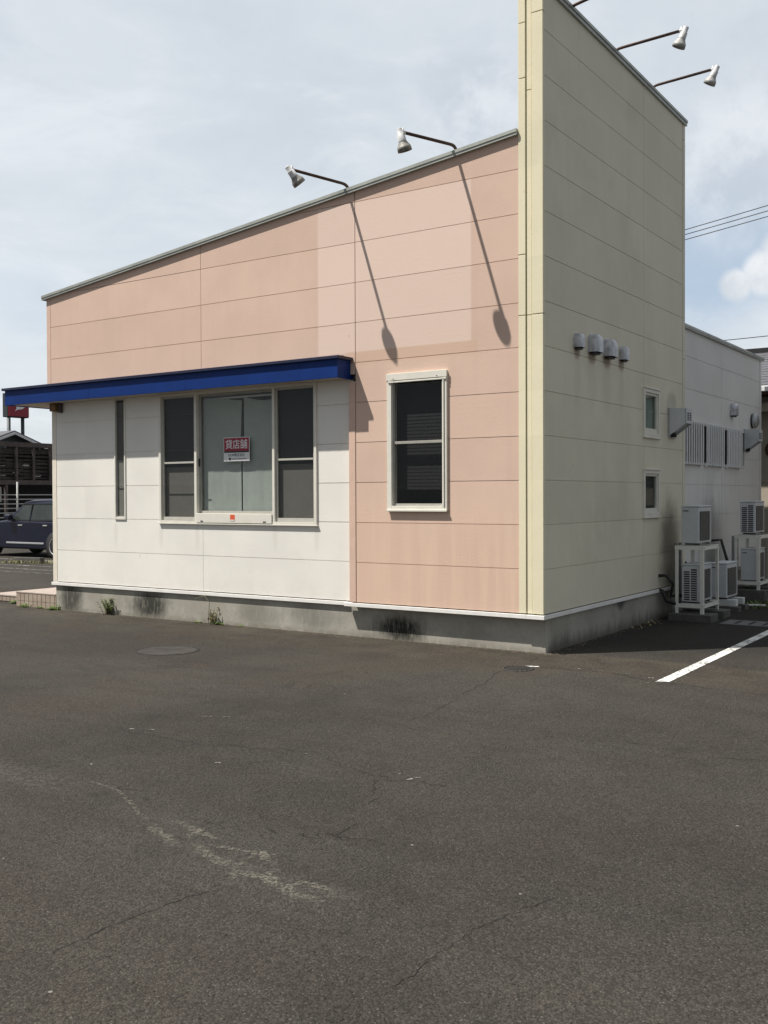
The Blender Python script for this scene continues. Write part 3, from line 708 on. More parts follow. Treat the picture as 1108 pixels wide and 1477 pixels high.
# ------------------------------------------------------------------ flood lamps
def lamp(base, tip, aim, label, bend=.07, group='floodlights on pipe arms along the roof edges'):
    base, tip, aim = Vector(base), Vector(tip), Vector(aim).normalized()
    t = thing('flood_lamp', base, label, 'lamp', group)
    d = (tip-base); d.z = 0; d.normalize()
    pts = [base+Vector((0, 0, -.10)), base+Vector((0, 0, .0))]
    s = base+Vector((0, 0, bend)); e = tip
    for k in range(1, 6):
        u = k/5; a = base.lerp(s, u); b = s.lerp(s+(e-s)*.12, u); pts.append(a.lerp(b, u))
    pts.append(e)
    m = MB(); m.tube(pts, .0175, 8); obj('arm', m, M['rust'], t)
    K_ = .80
    h = tip + (tip-s).normalized()*.045
    m = MB(); m.tube([tip-(tip-s).normalized()*.02, tip+(tip-s).normalized()*.03], .022, 8); m.tube([tip+Vector((0, 0, -.02)), tip+Vector((0, 0, .045))], .010, 6); m.tube([tip, h+aim*.03], .014, 6); obj('bracket', m, M['lampgrey'], t)
    sc = lambda pr: [(a*K_, b*K_) for a, b in pr]
    m = MB(); m.lathe(h-aim*.03, aim, sc([(0, 0), (0, .035), (.004, .038), (.075, .040), (.078, .049), (.15, .052), (.155, .054), (.165, .054)]), 24); obj('lamp_head', m, M['lampgrey'], t)
    m = MB(); m.lathe(h-aim*.03, aim, sc([(.166, .052), (.19, .066), (.225, .086), (.228, .090), (.285, .093), (.285, .085), (.24, .080), (.235, .0)]), 28); obj('hood', m, M['lampdark'] if tip.x < 0 else M['lamphood'], t)
    m = MB(); m.lathe(h-aim*.03, aim, sc([(.255, .0), (.262, .05), (.255, .082)]), 24); obj('lens', m, M['carglass'], t)
    return t
lamp((-2.44, .03, 4.70), (-2.615, -.775, 4.765), (.30, .62, -.75), 'grey floodlight leaning in from the lower part of the slanted roof edge')
lamp((-1.02, .03, 4.87), (-1.20, -.735, 4.895), (.12, .30, -.95), 'grey floodlight on the slanted roof edge next to the cream wing')
lamp((-.02, .69, 6.34), (.74, .69, 6.51), (-.62, 0, -.78), 'floodlight arm nearest the front corner on top of the cream wing', .05)
lamp((-.02, 1.985, 6.34), (.775, 1.985, 6.43), (-.42, 0.05, -.9), 'white floodlight above the middle of the cream wing')
lamp((-.02, 3.275, 6.34), (.755, 3.275, 6.445), (-.48, .05, -.88), 'white floodlight at the far end of the cream wing')

# ------------------------------------------------------------------ vents on the side walls
def vent_hood(name, x, y0, w, z0, h, dpt, label):
    t = thing(name, (x, y0+w/2, z0), label, 'vent', 'metal vent hoods on the side walls')
    def arch(sc, d, n=20):
        ww = w/2*sc; yc = y0+w/2; rh = min(w/2, h*.6); zs = z0+h-rh; out = []
        top = rh*sc
        out.append((x+d, yc-ww, z0))
        for k in range(n+1):
            a = math.pi*(1-k/n); out.append((x+d, yc+ww*math.cos(a)*1.0, zs+top*max(math.sin(a), 0)**.8))
        out.append((x+d, yc+ww, z0)); return out
    m = MB(); m.prism(arch(1.10, .001), (.008, 0, 0)); obj('back_plate', m, M['vent'], t, .002)
    m = MB(); rings = [arch(sc, d) for sc, d in ((1.0, .009), (1.0, dpt*.45), (.97, dpt*.65), (.90, dpt*.82), (.78, dpt*.93), (.55, dpt*.985), (.2, dpt))]
    for a, b in zip(rings, rings[1:]):
        for k in range(len(a)-1): m.quad(a[k], a[k+1], b[k+1], b[k], smooth=True)
    m.quad(*rings[-1][::1]); obj('hood', m, M['vent'], t)
    m = MB(); m.box(x+.012, x+dpt*.62, y0+.02, y0+w-.02, z0-.020, z0+.012); obj('outlet', m, M['black'], t)
    return t
vent_hood('vent_hood', 0, .762, .15, 2.80, .155, .085, 'small grey vent hood nearest the front corner in the row of four')
vent_hood('vent_hood', 0, 1.165, .21, 2.795, .205, .11, 'large grey vent hood second from the front corner in the row of four')
vent_hood('vent_hood', 0, 1.605, .21, 2.795, .205, .11, 'large dented vent hood third from the front corner in the row of four')
vent_hood('vent_hood', 0, 2.10, .15, 2.81, .165, .085, 'small grey vent hood farthest from the front corner in the row of four')
vent_hood('vent_hood', -.2, 7.58, .19, 2.51, .20, .10, 'single grey vent hood above the far window guard of the rear wall')
t = thing('round_vent', (-.2, 9.0, 2.4), 'round domed white vent cap near the far corner of the rear wall', 'vent')
m = MB(); m.lathe((-.2, 8.98, 2.50), (1, 0, 0), [(0, .125), (.03, .125), (.035, .118), (.04, .118)], 28); obj('collar', m, M['acdark'], t)
m = MB(); m.lathe((-.2, 8.98, 2.50), (1, 0, 0), [(.03, .128), (.05, .138), (.075, .13), (.10, .095), (.115, .05), (.12, 0)], 28); obj('dome', m, M['alu'], t)

def exhaust_box(x, y0, w, z0, z1, label):
    t = thing('exhaust_hood', (x, y0+w/2, z0), label, 'vent', 'square exhaust hoods on the side walls')
    dp = .24; zf = z1-.19
    m = MB(); m.box(x, x+.02, y0-.015, y0+w+.015, z0-.03, z1+.02); obj('wall_plate', m, M['alu'], t, .003)
    m = MB(); prof = [(x+.02, z0), (x+dp, zf), (x+dp, z1), (x+.02, z1+.01)]
    for yy in (y0, y0+w): m.quad(*[(a, yy, b) for a, b in (prof if yy == y0 else prof[::-1])])
    th = .006
    m.prism([(x+.02, y0, z1+.01), (x+dp, y0, z1), (x+dp, y0, z1+th), (x+.02, y0, z1+.01+th)], (0, w, 0))
    m.box(x+dp-.006, x+dp+.001, y0, y0+w, zf, z1)
    m.prism([(x+.02, y0+.03, z0+.03), (x+dp-.02, y0+.03, zf+.02), (x+dp-.02, y0+.03, zf+.03), (x+.02, y0+.03, z0+.04)], (0, w-.06, 0))
    obj('box', m, M['ac'], t)
    m = MB()
    for a in (.2, .55):
        for k in range(4): m.box(x+dp+.0012, x+dp+.003, y0+w*a, y0+w*(a+.25), z1-.15+k*.028, z1-.132+k*.028)
    obj('louvre', m, M['acdark'], t)
    m = MB(); m.tube([(x+.05, y0+w*.35, z0+.035), (x+.05, y0+w*.35, z0-.02)], .035, 10); obj('duct', m, M['black'], t)
exhaust_box(0, 3.87, .26, 2.0, 2.345, 'square white exhaust hood on the cream wall beside the upper window')
exhaust_box(-.2, 8.43, .28, 1.97, 2.31, 'square white exhaust hood on the rear wall beside the far window guard')

# bell box under the canopy corner
t = thing('junction_box', (-7.6, .0, 2.44), 'small rusty brown box under the canopy at the left corner', 'box')
m = MB(); m.box(-7.70, -7.58, -.02, .075, 2.44, 2.552); obj('case', m, plain('rusty_box', (.22, .13, .06), .7, var=.5, sc=18), t, .006)
m = MB(); m.box(-7.573, -7.52, .02, .075, 2.42, 2.552); obj('bracket', m, M['brown'], t, .003)

# ------------------------------------------------------------------ air conditioners
def ac_unit(loc, louvred, label, group='air conditioner units along the side wall'):
    """local x = depth 0..0.225 (fan side +x), y = length 0..0.56, z = 0..0.5"""
    t = thing('ac_unit', (0, 0, 0), label, 'air conditioner', group)
    W, Ln, H = .225, .56, .50
    m = MB(); m.box(0, W, 0, Ln, .012, H-.022); obj('casing', m, M['ac'], t, .012, 3)
    m = MB(); m.box(-.004, W+.006, -.005, Ln+.005, H-.021, H); obj('top_cover', m, M['ac'], t, .008, 2)
    for fy in (.06, Ln-.1):
        m = MB(); m.box(.03, W-.01, fy, fy+.04, -.006, .012); obj('foot', m, M['black'], t)
    m = MB(); m.box(W+.001, W+.006, .045, Ln-.10, .045, H-.075); fp = obj('fan_opening', m, M['acdark'], t, .004)
    m = MB(); k = 0
    for j in range(19): m.box(W+.007, W+.012, .045, Ln-.10, .048+j*.0205, .056+j*.0205)
    for yy in (.045, .16, .28, .40, Ln-.108): m.box(W+.0125, W+.015, yy, yy+.008, .045, H-.075)
    obj('fan_grille', m, M['acgrille'], t)
    m = MB()
    if louvred:
        for c in (.028, .120):
            for j in range(14):
                if j == 13 and c < .1: continue
                m.box(c, c+.076, -.003, -.0005, .034+j*.0295, .034+j*.0295+.019)
        obj('side_louvre', m, M['acdark'], t)
    else:
        m.box(.025, .095, -.003, -.0005, H-.075, H-.062); obj('side_label', m, M['acdark'], t)
    t.location = loc
    return t
def rack(loc, w, ln, h, label):
    t = thing('steel_rack', (0, 0, 0), label, 'rack', 'white steel racks holding the air conditioners')
    p = .042
    for x in (0, w-p):
        for y in (0, ln-p):
            m = MB(); xo = x if x == 0 else x+p-.006; m.box(xo, xo+.006, y, y+p, 0, h)
            yo = y if y == 0 else y+p-.006
            if y == 0: m.box(x+(.006 if x == 0 else 0), x+p-(0 if x == 0 else .006), y, y+.006, 0, h)
            else: m.box(x+(.006 if x == 0 else 0), x+p-(0 if x == 0 else .006), y+p-.006, y+p, 0, h)
            lg = obj('leg', m, M['rack'], t)
            if x:
                for zz in (.10, h-.03):
                    m = MB(); m.box(w+.0055, w+.0075, y+.014, y+.028, zz, zz+.016); obj('bolt', m, M['black'], lg)
    for zz, nm in ((.075, 'lower_shelf'), (h-.052, 'upper_shelf')):
        m = MB(); m.box(-.004, w+.004, -.005, -.0005, zz, zz+.05); m.box(-.004, w+.004, ln+.0005, ln+.005, zz, zz+.05)
        m.box(w+.0005, w+.005, .002, ln-.002, zz, zz+.05); m.box(-.005, -.0005, .002, ln-.002, zz, zz+.05)
        m.box(.01, w-.01, .07, .13, zz+.035, zz+.052); m.box(.01, w-.01, ln-.13, ln-.07, zz+.035, zz+.052)
        obj(nm, m, M['rack'], t)
    t.location = loc; return t
def block(x0, x1, y0, y1, z1, label, name='concrete_base'):
    m = MB(); m.box(x0, x1, y0, y1, GZ-.02, z1); o = obj(name, m, M['block'], None, .01); return tag(o, label, 'base block', 'concrete base blocks under the racks')
block(.13, .68, 3.47, 3.80, -.315, 'dark concrete block under the front feet of the near rack')
block(.13, .68, 4.05, 4.38, -.315, 'dark concrete block under the back feet of the near rack')
rack((.20, 3.55, -.315), .362, .69, .87, 'near white steel rack with two air conditioners, beside the cream wall')
ac_unit((.262, 3.60, .572), False, 'plain-sided air conditioner on top of the near rack')
ac_unit((.268, 3.60, -.182), True, 'louvred air conditioner on the bottom shelf of the near rack')
ac_unit((.272, 4.85, -.235), False, 'air conditioner standing low on pale blocks between the two racks')
for y in (4.92, 5.28):
    m = MB(); m.box(.25, .62, y-.05, y+.06, -.335, -.242); o = obj('pale_foot_block', m, M['plasticfoot'], None, .008)
    tag(o, 'pale foot block under the '+('near' if y < 5 else 'far')+' end of the low air conditioner', 'foot block', 'pale foot blocks')
block(.16, .66, 4.84, 5.00, -.336, 'dark slab under the near pale foot block'); block(.16, .66, 5.20, 5.38, -.336, 'dark slab under the far pale foot block')
block(.10, .64, 6.37, 6.66, -.235, 'dark concrete block under the front feet of the far rack'); block(.10, .64, 6.95, 7.25, -.235, 'dark concrete block under the back feet of the far rack')
rack((.176, 6.45, -.235), .370, .69, .83, 'far white steel rack with two air conditioners, against the rear wall')
ac_unit((.245, 6.50, .612), True, 'louvred air conditioner on top of the far rack')
ac_unit((.255, 6.50, -.11), False, 'plain-sided air conditioner on the bottom shelf of the far rack')
block(.30, .95, 7.85, 8.6, -.27, 'dark slab under the farthest air conditioner')
ac_unit((.335, 7.90, -.25), True, 'louvred air conditioner farthest along the rear wall')
# hoses behind the near rack
for pts, lab in (([(.0, 3.50, .16), (.10, 3.50, .17), (.16, 3.58, .05), (.14, 3.56, -.1), (.27, 3.7, -.1)], 'dark insulated hose bending from the cream wall to the near rack'),
                 ([(.0, 3.52, -.02), (.06, 3.47, -.03), (.10, 3.49, -.16), (.20, 3.56, -.20), (.30, 3.75, -.19)], 'lower dark hose looping beside the foot of the near rack'),
                 ([(-.2, 4.75, .25), (-.05, 4.75, .26), (.10, 4.78, .12), (.16, 4.82, -.12), (.28, 4.9, -.16)], 'dark hose reaching the low air conditioner between the racks'),
                 ([(-.2, 6.36, .5), (.0, 6.36, .52), (.08, 6.40, .2), (.07, 6.42, -.2)], 'dark insulated hose hanging from the rear wall by the far rack')):
    m = MB(); m.tube(pts, .022, 8); tag(obj('hose', m, M['black']), lab, 'hose')
for x0, y0, sgn in ((.10, 3.96, 1), (.10, 6.75, 1)):
    m = MB(); m.box(x0-.05, x0, y0, y0+.05, -.3, .57); m.box(x0-.05, x0, y0+.16, y0+.22, -.3, .57)
    tag(obj('pipe_cover', m, M['alu'], None, .004), 'vertical pipe covers behind the '+('near' if y0 < 5 else 'far')+' rack', 'pipe cover')

# ------------------------------------------------------------------ porch
PF = .10; X0 = -8.66; X1 = XL+.02
t = thing('porch_step', (-8.6, PF, GZ), 'brown tiled entrance porch with two steps at the left corner', 'porch')
m = MB(); m.box(X0+.004, X1, PF+.008, 4.0, GZ-.05, -.215); m.box(-9.7, X0+.003, PF+.30, 3.6, GZ-.05, -.325); obj('step_core', m, M['grout'], t)
m = MB(); m.box(X0-.004, X1+.0, PF-.004, 4.0, -.214, -.192); m.box(-9.71, X0-.005, PF+.285, 3.6, -.324, -.302); obj('step_top', m, M['tilecap'], t, .004)
m = MB(); x = X0
while x < X1-.02:
    m.box(x+.003, min(x+.092, X1), PF, PF+.0075, -.325, -.2165); m.box(x+.003, min(x+.092, X1), PF, PF+.0075, -.45, -.331); x += .098
x = -9.7
while x < X0-.03:
    m.box(x+.003, min(x+.092, X0-.006), PF+.291, PF+.2985, -.40, -.327); x += .098
y = PF+.03
while y < 3.9: m.box(X0-.004, X0+.0035, y, y+.092, -.29, -.2165); y += .098
obj('face_tile', m, M['tile'], t, .002)

# ------------------------------------------------------------------ weeds
def blade(mb, o, d, l, w, droop):
    o = Vector(o); d = Vector(d).normalized(); side = d.cross(Vector((0, 0, 1)))
    side = (side if side.length > .05 else Vector((1, 0, 0))).normalized(); pts = []
    n = 4
    for k in range(n+1):
        u = k/n; pts.append((o+d*l*u+Vector((0, 0, -droop*l*u*u)), w*(1-u**1.6)+.0006))
    for (p, a), (q, b) in zip(pts, pts[1:]):
        mb.quad(p-side*a, p+side*a, q+side*b, q-side*b)
def weed(x, y, h, n, kind, label, spread=.5):
    rnd = random.Random(int(x*1000)+n)
    t = thing('weed', (x, y, GZ), label, 'weed', 'weeds at the foot of the wall')
    st = MB(); lf = MB()
    for k in range(n):
        a = rnd.uniform(0, 2*math.pi); d = Vector((math.cos(a)*spread, math.sin(a)*spread*.6-.15, 1)).normalized()
        o = Vector((x+rnd.gauss(0, .035), y+rnd.gauss(0, .015)-.01, GZ)); hh = h*rnd.uniform(.4, 1)
        if kind == 'low':
            blade(lf, o, Vector((d.x*1.6, d.y*1.6, .6)), hh*1.3, .010, .5); continue
        p = [o]; 
        for j in range(1, 5): p.append(o+d*hh*j/4+Vector((rnd.gauss(0, .006), rnd.gauss(0, .006), -.08*hh*(j/4)**2)))
        st.tube(p, [.0035, .003, .0025, .002, .001], 5)
        for j in range(14 if kind == 'bush' else 6):
            u = rnd.uniform(.15, 1); q = o.lerp(p[-1], u); aa = rnd.uniform(0, 2*math.pi)
            blade(lf, q, (math.cos(aa), math.sin(aa), rnd.uniform(.1, .8)), rnd.uniform(.025, .055), .008, .3)
    if kind != 'low': obj('stem', st, M['drystem'], t)
    else:
        pass
    obj('leaves', lf, M['leaf'] if kind != 'dry' else M['grass'], t)
weed(-6.60, .075, .31, 20, 'bush', 'tall thin weed against the foundation near the left corner', .5)
weed(-4.62, .075, .27, 12, 'dry', 'dry spindly weed with a long stalk below the wide window', .5)
weed(-4.50, .06, .10, 26, 'low', 'low green tuft next to the dry weed below the wide window')
weed(-4.88, .07, .06, 20, 'low', 'tiny round green tuft left of the dry weed')
weed(-7.72, .05, .13, 60, 'low', 'bright green leafy clump where the porch meets the wall')
weed(-8.05, .07, .07, 25, 'low', 'small green tuft midway along the porch face')
weed(-8.40, .07, .12, 45, 'low', 'yellow green clump at the left end of the porch face')
weed(-8.95, .30, .14, 45, 'low', 'yellow green clump before the lower porch step')
weed(-4.14, .07, .05, 12, 'low', 'few small leaves right of the dry weed below the wide window')
m = MB(); o = Vector((-4.70, .06, GZ)); m.tube([o, o+Vector((.05, -.03, .28)), o+Vector((-.02, -.05, .36)), o+Vector((-.16, -.07, .31))], .004, 5)
tag(obj('dry_stalk', m, M['drystem']), 'bent dry grass stalk crossing the flashing below the wide window', 'weed')
# dead leaves and weeds by the shaded blocks
lv = MB(); rnd = random.Random(3)
for k in range(26):
    x = .02+abs(rnd.gauss(0, .06)); y = 2.9+rnd.gauss(0, .22); a = rnd.uniform(0, 6)
    blade(lv, (x, y, GZ+.01), (math.cos(a), math.sin(a), rnd.uniform(.2, 1.5)), rnd.uniform(.04, .09), .012, .4)
o = obj('leaf_litter', lv, M['drystem']); struct(o, 'stuff'); tag(o, 'dead leaves heaped at the shaded foot of the cream wall', 'leaves')
lv = MB()
for k in range(240):
    x = rnd.uniform(.15, .95); y = rnd.uniform(5.4, 6.35); a = rnd.uniform(0, 6.28)
    blade(lv, (x, y, GZ), (math.cos(a)*.7, math.sin(a)*.7, 1), rnd.uniform(.05, .16), .007, .4)
o = obj('ground_weeds', lv, M['leaf']); struct(o, 'stuff'); tag(o, 'low weeds growing between the two racks', 'weeds')
gm = MB(); rnd = random.Random(21)
def pebble(x, y, r):
    p = [Vector((x+r*rnd.uniform(.7, 1.3)*math.cos(k*1.257+.3), y+r*rnd.uniform(.5, 1.1)*math.sin(k*1.257+.3), GZ)) for k in range(5)]
    top = Vector((x+rnd.gauss(0, r*.2), y, GZ+r*rnd.uniform(.4, .9)))
    for k in range(5): gm.quad(p[k], p[(k+1) % 5], top)
for k in range(1100):
    x = rnd.uniform(-7.7, .05); c_ = .5+.5*math.sin(x*3.1)*math.sin(x*1.3+1)
    pebble(x, FO-.004-abs(rnd.gauss(0, .03+.05*c_)), rnd.uniform(.003, .009))
for k in range(300):
    pebble(-.01+abs(rnd.gauss(0, .07)), rnd.uniform(.1, 3.5), rnd.uniform(.004, .012))
o = obj('grit', gm, M['grit']); struct(o, 'stuff'); tag(o, 'brown grit and crumbs gathered along the foot of the wall', 'grit')
for x, y, a in ((.72, 5.55, .3), (.93, 5.95, .1)):
    m = MB(); c, s_ = math.cos(a)*.13, math.sin(a)*.13
    m.prism([(x-c, y-s_, GZ+.03), (x+c, y+s_, GZ+.03), (x+c-.02, y+s_+.05, GZ+.03), (x-c-.02, y-s_+.05, GZ+.03)], (0, 0, .02))
    tag(obj('loose_slat', m, M['rack'], None, .003), ('near' if y < 5.7 else 'far')+' pale loose slat lying in the weeds between the racks', 'slat', 'loose pale slats')

# ------------------------------------------------------------------ background left: car, wheel stop, fence, timber screen, sign, house
def car(rx, ry, label):
    t = thing('parked_car', (rx, ry, GZ), label, 'car')
    W2_ = .80; yn, yf = ry-.07, ry+1.55; ym = (yn+yf)/2
    X = lambda s: rx-s
    Z = lambda h: GZ+h
    prof = [(-.72, .32), (-.72, .80), (-.66, .98), (2.05, 1.00), (3.05, .93), (3.35, .80), (3.45, .55), (3.45, .28), (3.2, .22), (-.6, .22)]
    m = MB(); m.prism([(X(s), yn, Z(h)) for s, h in prof], (0, yf-yn, 0)); obj('body', m, M['carpaint'], t, .06, 4)
    # cabin: side outline with tumblehome
    lo = [(-.66, .97), (2.12, .97)]; hi = [(-.50, 1.50), (1.38, 1.53)]
    m = MB(); ti = .13
    sec = [(-.69, .97, 0), (-.56, 1.42, ti*.8), (-.42, 1.545, ti*1.4), (.4, 1.575, ti*1.5), (1.15, 1.555, ti*1.4), (1.42, 1.50, ti), (2.14, .98, 0)]
    n = len(sec); i0 = len(m.v)
    A = [(X(s), yn+.015+k, Z(h)) for s, h, k in sec]; Bq = [(X(s), yf-.015-k, Z(h)) for s, h, k in sec]
    m.v += A+Bq
    m.f.append(tuple(range(n))); m.sm.append(False); m.f.append(tuple(range(2*n-1, n-1, -1))); m.sm.append(False)
    for k in range(n):
        m.f.append((k, n+k, n+(k+1) % n, (k+1) % n)); m.sm.append(False)
    obj('cabin', m, M['carpaint'], t, .05, 3)
    def ysd(h): return yn+.010+ti*.92*(h-.97)/.5
    def glass(pts, name='window'):
        mm = MB(); mm.prism([(X(s), ysd(h)-.006, Z(h)) for s, h in pts], (0, .02, 0)); o = obj(name, mm, M['carglass'], t); return o
    def border(pts, g=.03):
        cx = sum(p[0] for p in pts)/len(pts); cy = sum(p[1] for p in pts)/len(pts)
        return [(cx+(p[0]-cx)*1.07, cy+(p[1]-cy)*1.14) for p in pts]
    wf = [(1.08, 1.02), (1.85, 1.02), (1.42, 1.40), (1.08, 1.42)]; wr = [(.06, 1.03), (.98, 1.02), (.98, 1.42), (.10, 1.42)]
    for w in (wf, wr):
        mm = MB(); mm.prism([(X(s), ysd(h)-.002, Z(h)) for s, h in border(w)], (0, .02, 0)); obj('window_surround', mm, M['black'], t)
        glass(w)
    mm = MB(); mm.prism([(X(1.47), ym-.58, Z(1.47)), (X(2.08), ym-.68, Z(1.03)), (X(2.08), ym+.68, Z(1.03)), (X(1.47), ym+.58, Z(1.47))], (-.02, 0, .02)); obj('windscreen', mm, M['carglass'], t)
    mm = MB(); mm.box(X(1.46), X(.02), ysd(1.43)-.012, ysd(1.43)+.02, Z(1.425), Z(1.455)); obj('rain_visor', mm, M['black'], t)
    mm = MB(); mm.box(X(1.95), X(1.72), yn-.17, yn-.01, Z(1.02), Z(1.16)); obj('mirror', mm, M['carpaint'], t, .04, 3)
    for s in (1.35, .30):
        mm = MB(); mm.box(X(s+.17), X(s), yn-.025, yn-.003, Z(.85), Z(.885)); obj('door_handle', mm, M['steel'], t, .008)
    mm = MB(); mm.box(X(2.05), X(.45), yn-.018, yn+.01, Z(.36), Z(.41)); obj('side_sill', mm, M['steel'], t, .01)
    for s in (1.03, 2.02, .02):
        mm = MB(); mm.box(X(s+.006), X(s-.006), yn-.0025, yn+.01, Z(.42), Z(.97)); obj('door_gap', mm, M['black'], t)
    for s, yy, out in ((0, yn, -1), (2.76, yn, -1), (0, yf, 1), (2.76, yf, 1)):
        c = Vector((X(s), yy-out*.20, Z(.315))); ax = Vector((0, out, 0))
        if out < 0:
            mm = MB(); mm.lathe((X(s), yy-.004, Z(.33)), (0, 1, 0), [(0, 0), (0, .37), (.02, .375)], 28); obj('wheel_arch', mm, M['black'], t)
        mm = MB(); mm.lathe(c, ax, [(0, .2), (0, .30), (.02, .315), (.18, .315), (.21, .295), (.212, .225)], 28); wh = obj('wheel', mm, M['rubber'], t)
        mm = MB(); mm.lathe(c, ax, [(.212, .225), (.215, .215), (.195, .20), (.16, .19)], 28)
        for k in range(6):
            a = k*math.pi/3; d = Vector((math.cos(a), 0, math.sin(a))); sd = Vector((-math.sin(a), 0, math.cos(a)))
            p = c+ax*.20
            mm.prism([p+d*.03-sd*.028, p+d*.205-sd*.020, p+d*.205+sd*.020, p+d*.03+sd*.028], ax*-.02)
        mm.lathe(c, ax, [(.205, 0), (.205, .045), (.17, .05)], 14)
        obj('rim', mm, M['steel'], wh)
    return t
car(-17.86, 8.10, 'dark navy small car parked beyond the left corner of the building')
t = thing('wheel_stop', (-17.2, 6.6, GZ), 'grey concrete wheel stop with weeds beside the navy car', 'wheel stop')
m = MB(); m.prism([(-17.55, 6.46, GZ), (-17.55, 6.62, GZ), (-17.55, 6.60, GZ+.12), (-17.55, 6.48, GZ+.12)], (.72, .30, 0)); obj('kerb_block', m, M['block'], t, .01)
lv = MB(); rnd = random.Random(11)
for k in range(420):
    x = rnd.uniform(-17.9, -15.0); y = 6.25+(x+17.5)*.40+rnd.gauss(0, .10); a = rnd.uniform(0, 6.28)
    blade(lv, (x, y, GZ), (math.cos(a)*.6, math.sin(a)*.6, 1), rnd.uniform(.05, .16), .010, .4)
o = obj('kerb_grass', lv, M['grass']); struct(o, 'stuff'); tag(o, 'yellowish grass strip along the wheel stop', 'grass')

# wire fence
t = thing('wire_fence', (-25.5, 12, GZ), 'pale grey wire fence behind the navy car', 'fence')
m = MB()
for k in range(11): m.box(-25.51, -25.49, 9.5, 16, GZ+.15+k*.155, GZ+.15+k*.155+.035)
obj('rails', m, M['fencepaint'], t)
for y in (10.2, 12.45, 14.5):
    m = MB(); m.tube([(-25.44, y, GZ), (-25.44, y, 1.75)], .03, 8); obj('post', m, M['fencepaint'], t)
# timber screen on a dark lean-to
t = thing('timber_screen', (-28, 15, GZ), 'dark brown timber lattice screen raised over an open shed', 'timber screen')
m = MB(); m.box(-28.08, -27.95, 8, 21, 3.10, 3.27); m.box(-28.08, -27.95, 8, 21, 1.69, 1.86); obj('beam', m, M['brown'], t)
for k in range(12):
    y = 10.50+k*.76
    m = MB(); m.box(-28.05, -27.97, y-.05, y+.05, 1.862, 3.098); obj('post', m, M['brown'], t)
rnd = random.Random(5)
m = MB()
for k in range(9):
    z0 = 1.90+k*.135
    for j in range(12):
        y = 10.12+j*.76; m.box(-28.14-rnd.uniform(0, .05), -28.09, y, y+.75, z0+rnd.uniform(-.02, .02), z0+.085+rnd.uniform(-.02, .03))
obj('slats', m, M['brown2'], t)
for k in range(6):
    m = MB(); m.box(-28.06, -27.96, 9.0+k*2.4, 9.1+k*2.4, GZ, 1.688); obj('prop', m, M['brown'], t)
t = thing('dark_shed', (-30, 15, GZ), 'black-walled shed with a pale window behind the wire fence', 'shed')
m = MB(); m.box(-33, -29.6, 8, 21, GZ, 3.0); obj('wall', m, plain('black_board', (.014, .012, .012), .9, var=.3), t)
m = MB(); m.box(-33.2, -29.0, 7.8, 21.2, 3.002, 3.06); obj('roof', m, M['brown'], t)
m = MB(); P = lambda u, v, d: (-29.6+.06-d, u, v); frame(m, P, 13.65, 14.2, 1.05, 1.62, .08, 0, .05); frame(m, P, 14.2, 14.75, 1.05, 1.62, .08, 0, .05); wn = obj('window', m, M['sash'], t)
m = MB(); bar(m, P, 13.7, 14.7, 1.1, 1.58, .03, .04); obj('pane', m, M['carglass'], wn)
# pale bundles glimpsed through the screen
m = MB(); rnd = random.Random(9)
for k in range(16):
    y = rnd.uniform(12.8, 16.2); zz = rnd.uniform(1.95, 3.0); m.prism([(-28.9, y, zz), (-28.9, y+rnd.uniform(.12, .4), zz+rnd.uniform(-.03, .05)), (-28.9, y+.3, zz+.07), (-28.9, y+.05, zz+.06)], (.03, 0, 0))
tag(obj('stacked_sheets', m, M['signwhite']), 'pale sheets glimpsed between the slats of the timber screen', 'sheets')
# pole sign
t = thing('pole_sign', (-42, 24.6, GZ), 'red roadside sign with a white emblem on two dark posts', 'sign')
m = MB(); m.box(-42.50, -42.06, 24.10, 25.42, 5.48, 6.75); obj('sign_box', m, M['post_dark'], t, .03)
m = MB(); m.box(-42.06, -42.0, 24.14, 25.38, 5.53, 6.70); obj('red_face', m, M['red'], t)
em = [(24.36, 6.42), (24.46, 6.30), (24.58, 6.22), (24.60, 6.08), (24.50, 5.92), (24.66, 6.02), (24.80, 6.04), (24.95, 6.06), (25.10, 6.16), (25.16, 6.40), (25.10, 6.62), (24.86, 6.80), (24.62, 6.70), (24.40, 6.62)]
m = MB(); m.prism([(-41.999, a, b-.13) for a, b in em], (.012, 0, 0)); obj('emblem', m, M['signwhite'], t)
for y in (24.22, 25.08):
    m = MB(); m.tube([(-42.14, y, GZ), (-42.14, y, 5.5)], .095, 12); m.tube([(-42.14, y, 4.3), (-42.14, y, 4.42)], .14, 12); obj('post', m, M['post_dark'], t)
# gabled house behind the screen
t = thing('gabled_house', (-36, 18.3, GZ), 'grey house gable rising behind the timber screen', 'house')
m = MB(); m.prism([(-34, 16.2, GZ), (-34, 20.4, GZ), (-34, 20.4, 3.25), (-34, 18.34, 4.0), (-34, 16.2, 3.25)], (-6, 0, 0)); obj('wall', m, M['post_dark'], t)
m = MB(); m.prism([(-33.6, 18.34, 4.02), (-33.6, 20.8, 3.13), (-33.6, 20.8, 3.25), (-33.6, 18.34, 4.13)], (-6.6, 0, 0)); m.prism([(-33.6, 18.34, 4.02), (-33.6, 15.9, 3.13), (-33.6, 15.9, 3.25), (-33.6, 18.34, 4.13)], (-6.6, 0, 0)); obj('roof', m, M['slate'], t)
m = MB(); m.prism([(-33.59, 18.34, 3.96), (-33.59, 20.7, 3.09), (-33.59, 20.7, 3.20), (-33.59, 18.34, 4.07)], (.03, 0, 0)); m.prism([(-33.59, 18.34, 3.96), (-33.59, 16, 3.09), (-33.59, 16, 3.20), (-33.59, 18.34, 4.07)], (.03, 0, 0)); obj('verge_board', m, M['ac'], t)

